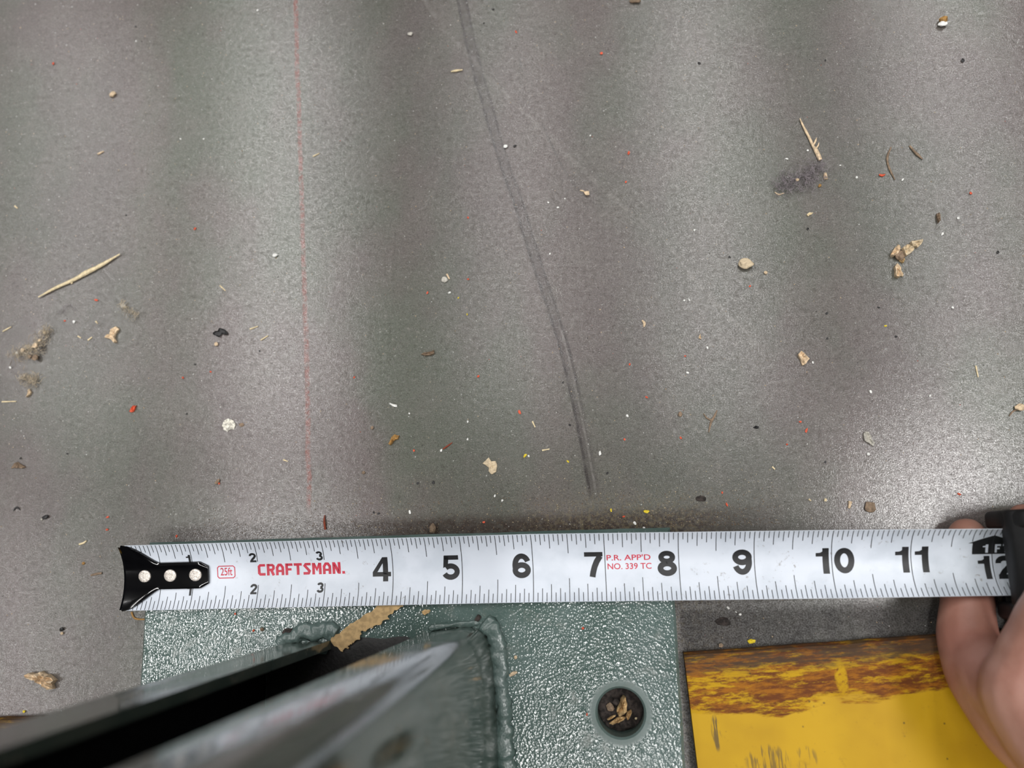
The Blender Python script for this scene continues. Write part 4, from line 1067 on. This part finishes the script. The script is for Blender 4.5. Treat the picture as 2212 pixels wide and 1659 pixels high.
# bolt hole filling
hz0 = 0.0045
hc = W(1339, 1535, hz0)
def grime():
    bm = bmesh.new(); N = 36; rings = [0.0, 0.3, 0.6, 0.85, 1.0]; L = []
    for r in rings:
        row = []
        for k in range(N if r else 1):
            a = 2 * math.pi * k / N; x = HOLE.x + r * (HOLE_R - 0.0001) * math.cos(a); y = HOLE.y + r * (HOLE_R - 0.0001) * math.sin(a)
            row.append(bm.verts.new((x, y, 0.0032 + 0.0014 * noise.noise(Vector((x * 420, y * 420, 2))) + 0.0007 * noise.noise(Vector((x * 1100, y * 1100, 5))))))
        L.append(row)
    for k in range(N): bm.faces.new((L[0][0], L[1][k], L[1][(k + 1) % N]))
    for a, b in zip(L[1:], L[2:]):
        for k in range(N): bm.faces.new((a[k], b[k], b[(k + 1) % N], a[(k + 1) % N]))
    low = [bm.verts.new((q.co.x, q.co.y, 0.0001)) for q in L[-1]]
    for k in range(N): bm.faces.new((L[-1][k], low[k], low[(k + 1) % N], L[-1][(k + 1) % N]))
    bm.faces.new(list(reversed(low)))
    return bm_obj('packed_grime', bm, M['soil'], smooth=True)
tag(grime(), 'black grime packed into the bolt hole', 'grime', kind='stuff')
def shred(label, pix, th, sd): return chip('wood_shred', label, 'wood shred', pix, M['card'], th, base_z=0.0040, seed=sd, rough=0.7)
shred('widest tan wood shred standing in the bolt hole', [(1340, 1509), (1346, 1502), (1352, 1506), (1355, 1520), (1354, 1534), (1348, 1543), (1340, 1545), (1333, 1541), (1332, 1531), (1337, 1521)], 2.6, 31)
shred('tan wood shred slanting along the bottom of the bolt hole', [(1316, 1562), (1328, 1554), (1340, 1547), (1352, 1549), (1348, 1556), (1336, 1560), (1324, 1566)], 1.4, 32)
shred('bent tan shred beside the widest one in the bolt hole', [(1352, 1546), (1355, 1537), (1363, 1533), (1365, 1539), (1360, 1549), (1356, 1555)], 1.8, 33)
shred('short tan shred at the side of the bolt hole', [(1311, 1553), (1320, 1547), (1330, 1544), (1326, 1550), (1314, 1556)], 0.9, 34)
crumb('dirt_clod', 'black clod beside the widest shred in the bolt hole', 'dirt clod', 1330, 1516, 2.6, M['soil'], base_z=0.0038, sub=2, hz=0.7)
crumb('dirt_clod', 'brown clod by the rim of the bolt hole', 'dirt clod', 1318, 1528, 2.8, M['brown'], base_z=0.0034, sub=2, hz=0.4)
crumb('wood_crumb', 'pale crumb on the grime of the bolt hole', 'crumb', 1374, 1552, 0.9, M['straw'], base_z=0.0040)

# --- repeats of small bits
for p, q in (((4, 868), (35, 867)), ((6, 716), (24, 706)), ((540, 711), (557, 705)), ((563, 735), (579, 725)), ((475, 617), (487, 628)), ((676, 338), (690, 331)),
             ((1150, 910), (1156, 923)), ((1171, 973), (1187, 970)), ((2108, 790), (2113, 815)), ((168, 726), (175, 730)), ((190, 735), (199, 728)), ((1747, 1078), (1752, 1082)),
             ((32, 445), (38, 450)), ((1668, 1008), (1674, 1014)), ((612, 993), (622, 997)), ((207, 694), (211, 699))):
    stick('straw_bit', 'short thin straw bit scattered on the concrete', 'straw', [p, q], M['straw'], 0.65, group='short straw bits on the floor')
for i, (x, y, s) in enumerate(((1299, 115, 1.3), (1358, 330, 1.2), (1352, 393, 1.0), (421, 494, 1.3), (1115, 69, 1.0), (1011, 470, 0.9), (115, 137, 1.1), (208, 648, 1.2), (395, 816, 1.1), (455, 803, 0.9),
        (232, 1117, 1.0), (231, 1144, 1.2), (1011, 603, 0.9), (923, 632, 0.9), (765, 815, 0.9), (1033, 813, 1.0), (1122, 890, 1.3), (894, 973, 1.0), (1360, 787, 0.9), (1397, 858, 0.9), (1349, 949, 1.0), (1471, 946, 0.9),
        (1347, 1116, 0.9), (1045, 1128, 1.1), (1729, 911, 0.9), (1742, 930, 1.2), (1700, 960, 0.8), (1620, 618, 0.8), (1570, 1090, 1.0), (1560, 1064, 0.9), (381, 1158, 1.0), (2072, 1067, 1.0), (2097, 417, 1.2), (473, 1044, 0.9), (140, 693, 0.8), (1480, 769, 0.8))):
    crumb('red_paint_chip', 'tiny red paint chip scattered on the concrete', 'paint chip', x, y, s, M['red'], group='tiny red paint chips on the floor', asp=1.2 + 0.4 * math.sin(i * 2.1), ang=i * 1.3, hz=0.45)
stick('red_paint_sliver', 'red curled paint sliver near the bow shaped twig', 'paint chip', [(1899, 377), (1905, 379), (1912, 377)], M['red'], 1.0)
for i, (x, y, s) in enumerate(((2070, 471, 1.2), (2036, 505, 1.1), (1500, 497, 0.9), (1188, 548, 1.0), (971, 632, 1.1), (1010, 949, 0.8), (1275, 293, 0.9), (1851, 383, 1.0), (1950, 388, 0.9), (1881, 846, 1.2), (2009, 855, 1.0), (1876, 981, 1.3),
        (1296, 979, 1.3), (1355, 898, 1.1), (1010, 911, 1.0), (953, 973, 1.0), (885, 1106, 1.2), (1085, 1081, 1.0), (1142, 985, 1.0), (1069, 1071, 0.9), (2058, 664, 1.0), (1756, 783, 1.0), (1478, 649, 0.9), (1489, 648, 0.8),
        (884, 893, 0.8), (294, 89, 0.9), (556, 22, 1.0), (390, 300, 0.8), (160, 695, 1.4), (22, 794, 1.2), (1528, 751, 0.9), (1485, 805, 0.9), (1371, 1130, 1.5), (1391, 1140, 1.0), (1573, 1313, 1.0), (1599, 1327, 1.0), (1590, 1322, 0.7),
        (440, 300, 0.8), (1700, 343, 0.9), (1745, 325, 0.9), (1815, 357, 0.8), (1184, 437, 0.8), (1205, 448, 0.8), (1220, 429, 0.7))):
    crumb('white_paint_chip', 'tiny white chip scattered on the concrete', 'white chip', x, y, s, M['white'], group='tiny white chips on the floor', asp=1.1 + 0.4 * math.sin(i * 1.7), ang=i * 0.9, hz=0.45)
for i, (x, y, s) in enumerate(((1065, 20, 1.1), (1045, 50, 0.8), (293, 57, 0.9), (272, 465, 0.8), (1745, 494, 1.0), (1576, 25 + 530, 0.9), (1786, 677, 1.0), (1787, 731, 0.9), (1231, 918, 1.0), (1216, 826, 0.8), (1783, 998, 0.9), (1898, 664, 0.9), (902, 1044, 1.1), (936, 1042, 1.2), (145, 980, 0.9),
        (1783, 126 + 4, 0.8), (2080, 130, 1.5), (1936, 727, 0.9), (1312, 1022, 1.0), (560, 758, 0.8), (421, 787, 0.8), (403, 894, 0.9), (807, 1107, 0.9), (818, 1109, 1.0), (2156, 545, 1.2), (1510, 136, 1.2), (44, 990, 1.0))):
    crumb('black_speck', 'tiny black speck scattered on the concrete', 'fleck', x, y, s, M['black'], group='tiny black specks on the floor', asp=1.2, ang=i * 1.1, hz=0.4)
for i, (x, y, s) in enumerate(((1396, 1105, 1.6), (1134, 984, 1.3), (1320, 1102, 1.0), (1227, 997, 0.9), (1913, 704, 0.9), (990, 643, 0.7), (1009, 679, 0.7))):
    crumb('yellow_fleck', 'tiny yellow fleck scattered on the concrete', 'fleck', x, y, s, M['yellowbit'], group='tiny yellow flecks on the floor', asp=1.5, ang=i * 0.8, hz=0.4)

# --- uncountable grit
def grit(name, label, n, mat, smin, smax, seed, region=None):
    rs = random.Random(seed); V, Fc = [], []
    for _ in range(n):
        if region: x = rs.uniform(region[0], region[1]); y = region[2] + (region[3] - region[2]) * rs.random() ** region[4]
        else: x = rs.uniform(-0.32, 0.24); y = rs.uniform(-0.10, 0.30)
        if PX0 - 0.001 < x < PX1 + 0.001 and y < PY1 + 0.0008: continue
        if x > 0.018 and y < -0.036 + 0.06 * x: continue
        if x < -0.18 and y < -0.062: continue
        s = (smin + (smax - smin) * rs.random() ** 3) * MM; a = rs.uniform(0, 6.28); e = rs.uniform(0.6, 1.0)
        o = len(V)
        for k in range(4):
            b = a + k * math.pi / 2 + rs.uniform(-0.3, 0.3); r = s * (e if k % 2 else 1) * 0.5
            V.append((x + r * math.cos(b), y + r * math.sin(b), 0.00002))
        V.append((x, y, 0.00002 + s * 0.55))
        Fc += [(o, o + 1, o + 4), (o + 1, o + 2, o + 4), (o + 2, o + 3, o + 4), (o + 3, o, o + 4)]
    o = mesh_obj(name, V, Fc, mat); return tag(o, label, 'grit', kind='stuff')
grit('white_grit', 'fine white grit scattered over the floor', 4200, M['white'], 0.18, 0.62, 1)
grit('tan_grit', 'fine tan sawdust grains scattered over the floor', 3800, M['tan'], 0.16, 0.62, 2)
grit('dark_grit', 'fine dark grains scattered over the floor', 2600, M['black'], 0.16, 0.5, 3)
grit('red_grit', 'fine red paint dust scattered over the floor', 260, M['red'], 0.15, 0.5, 4)
grit('edge_grit', 'brown dust and grains piled along the base plate edge', 2600, M['brown'], 0.15, 0.6, 5, (-0.165, 0.06, 0.0065, 0.020, 2.0))
grit('edge_sawdust', 'pale sawdust grains along the base plate edge', 900, M['straw'], 0.12, 0.45, 6, (-0.10, 0.06, 0.0065, 0.030, 1.6))
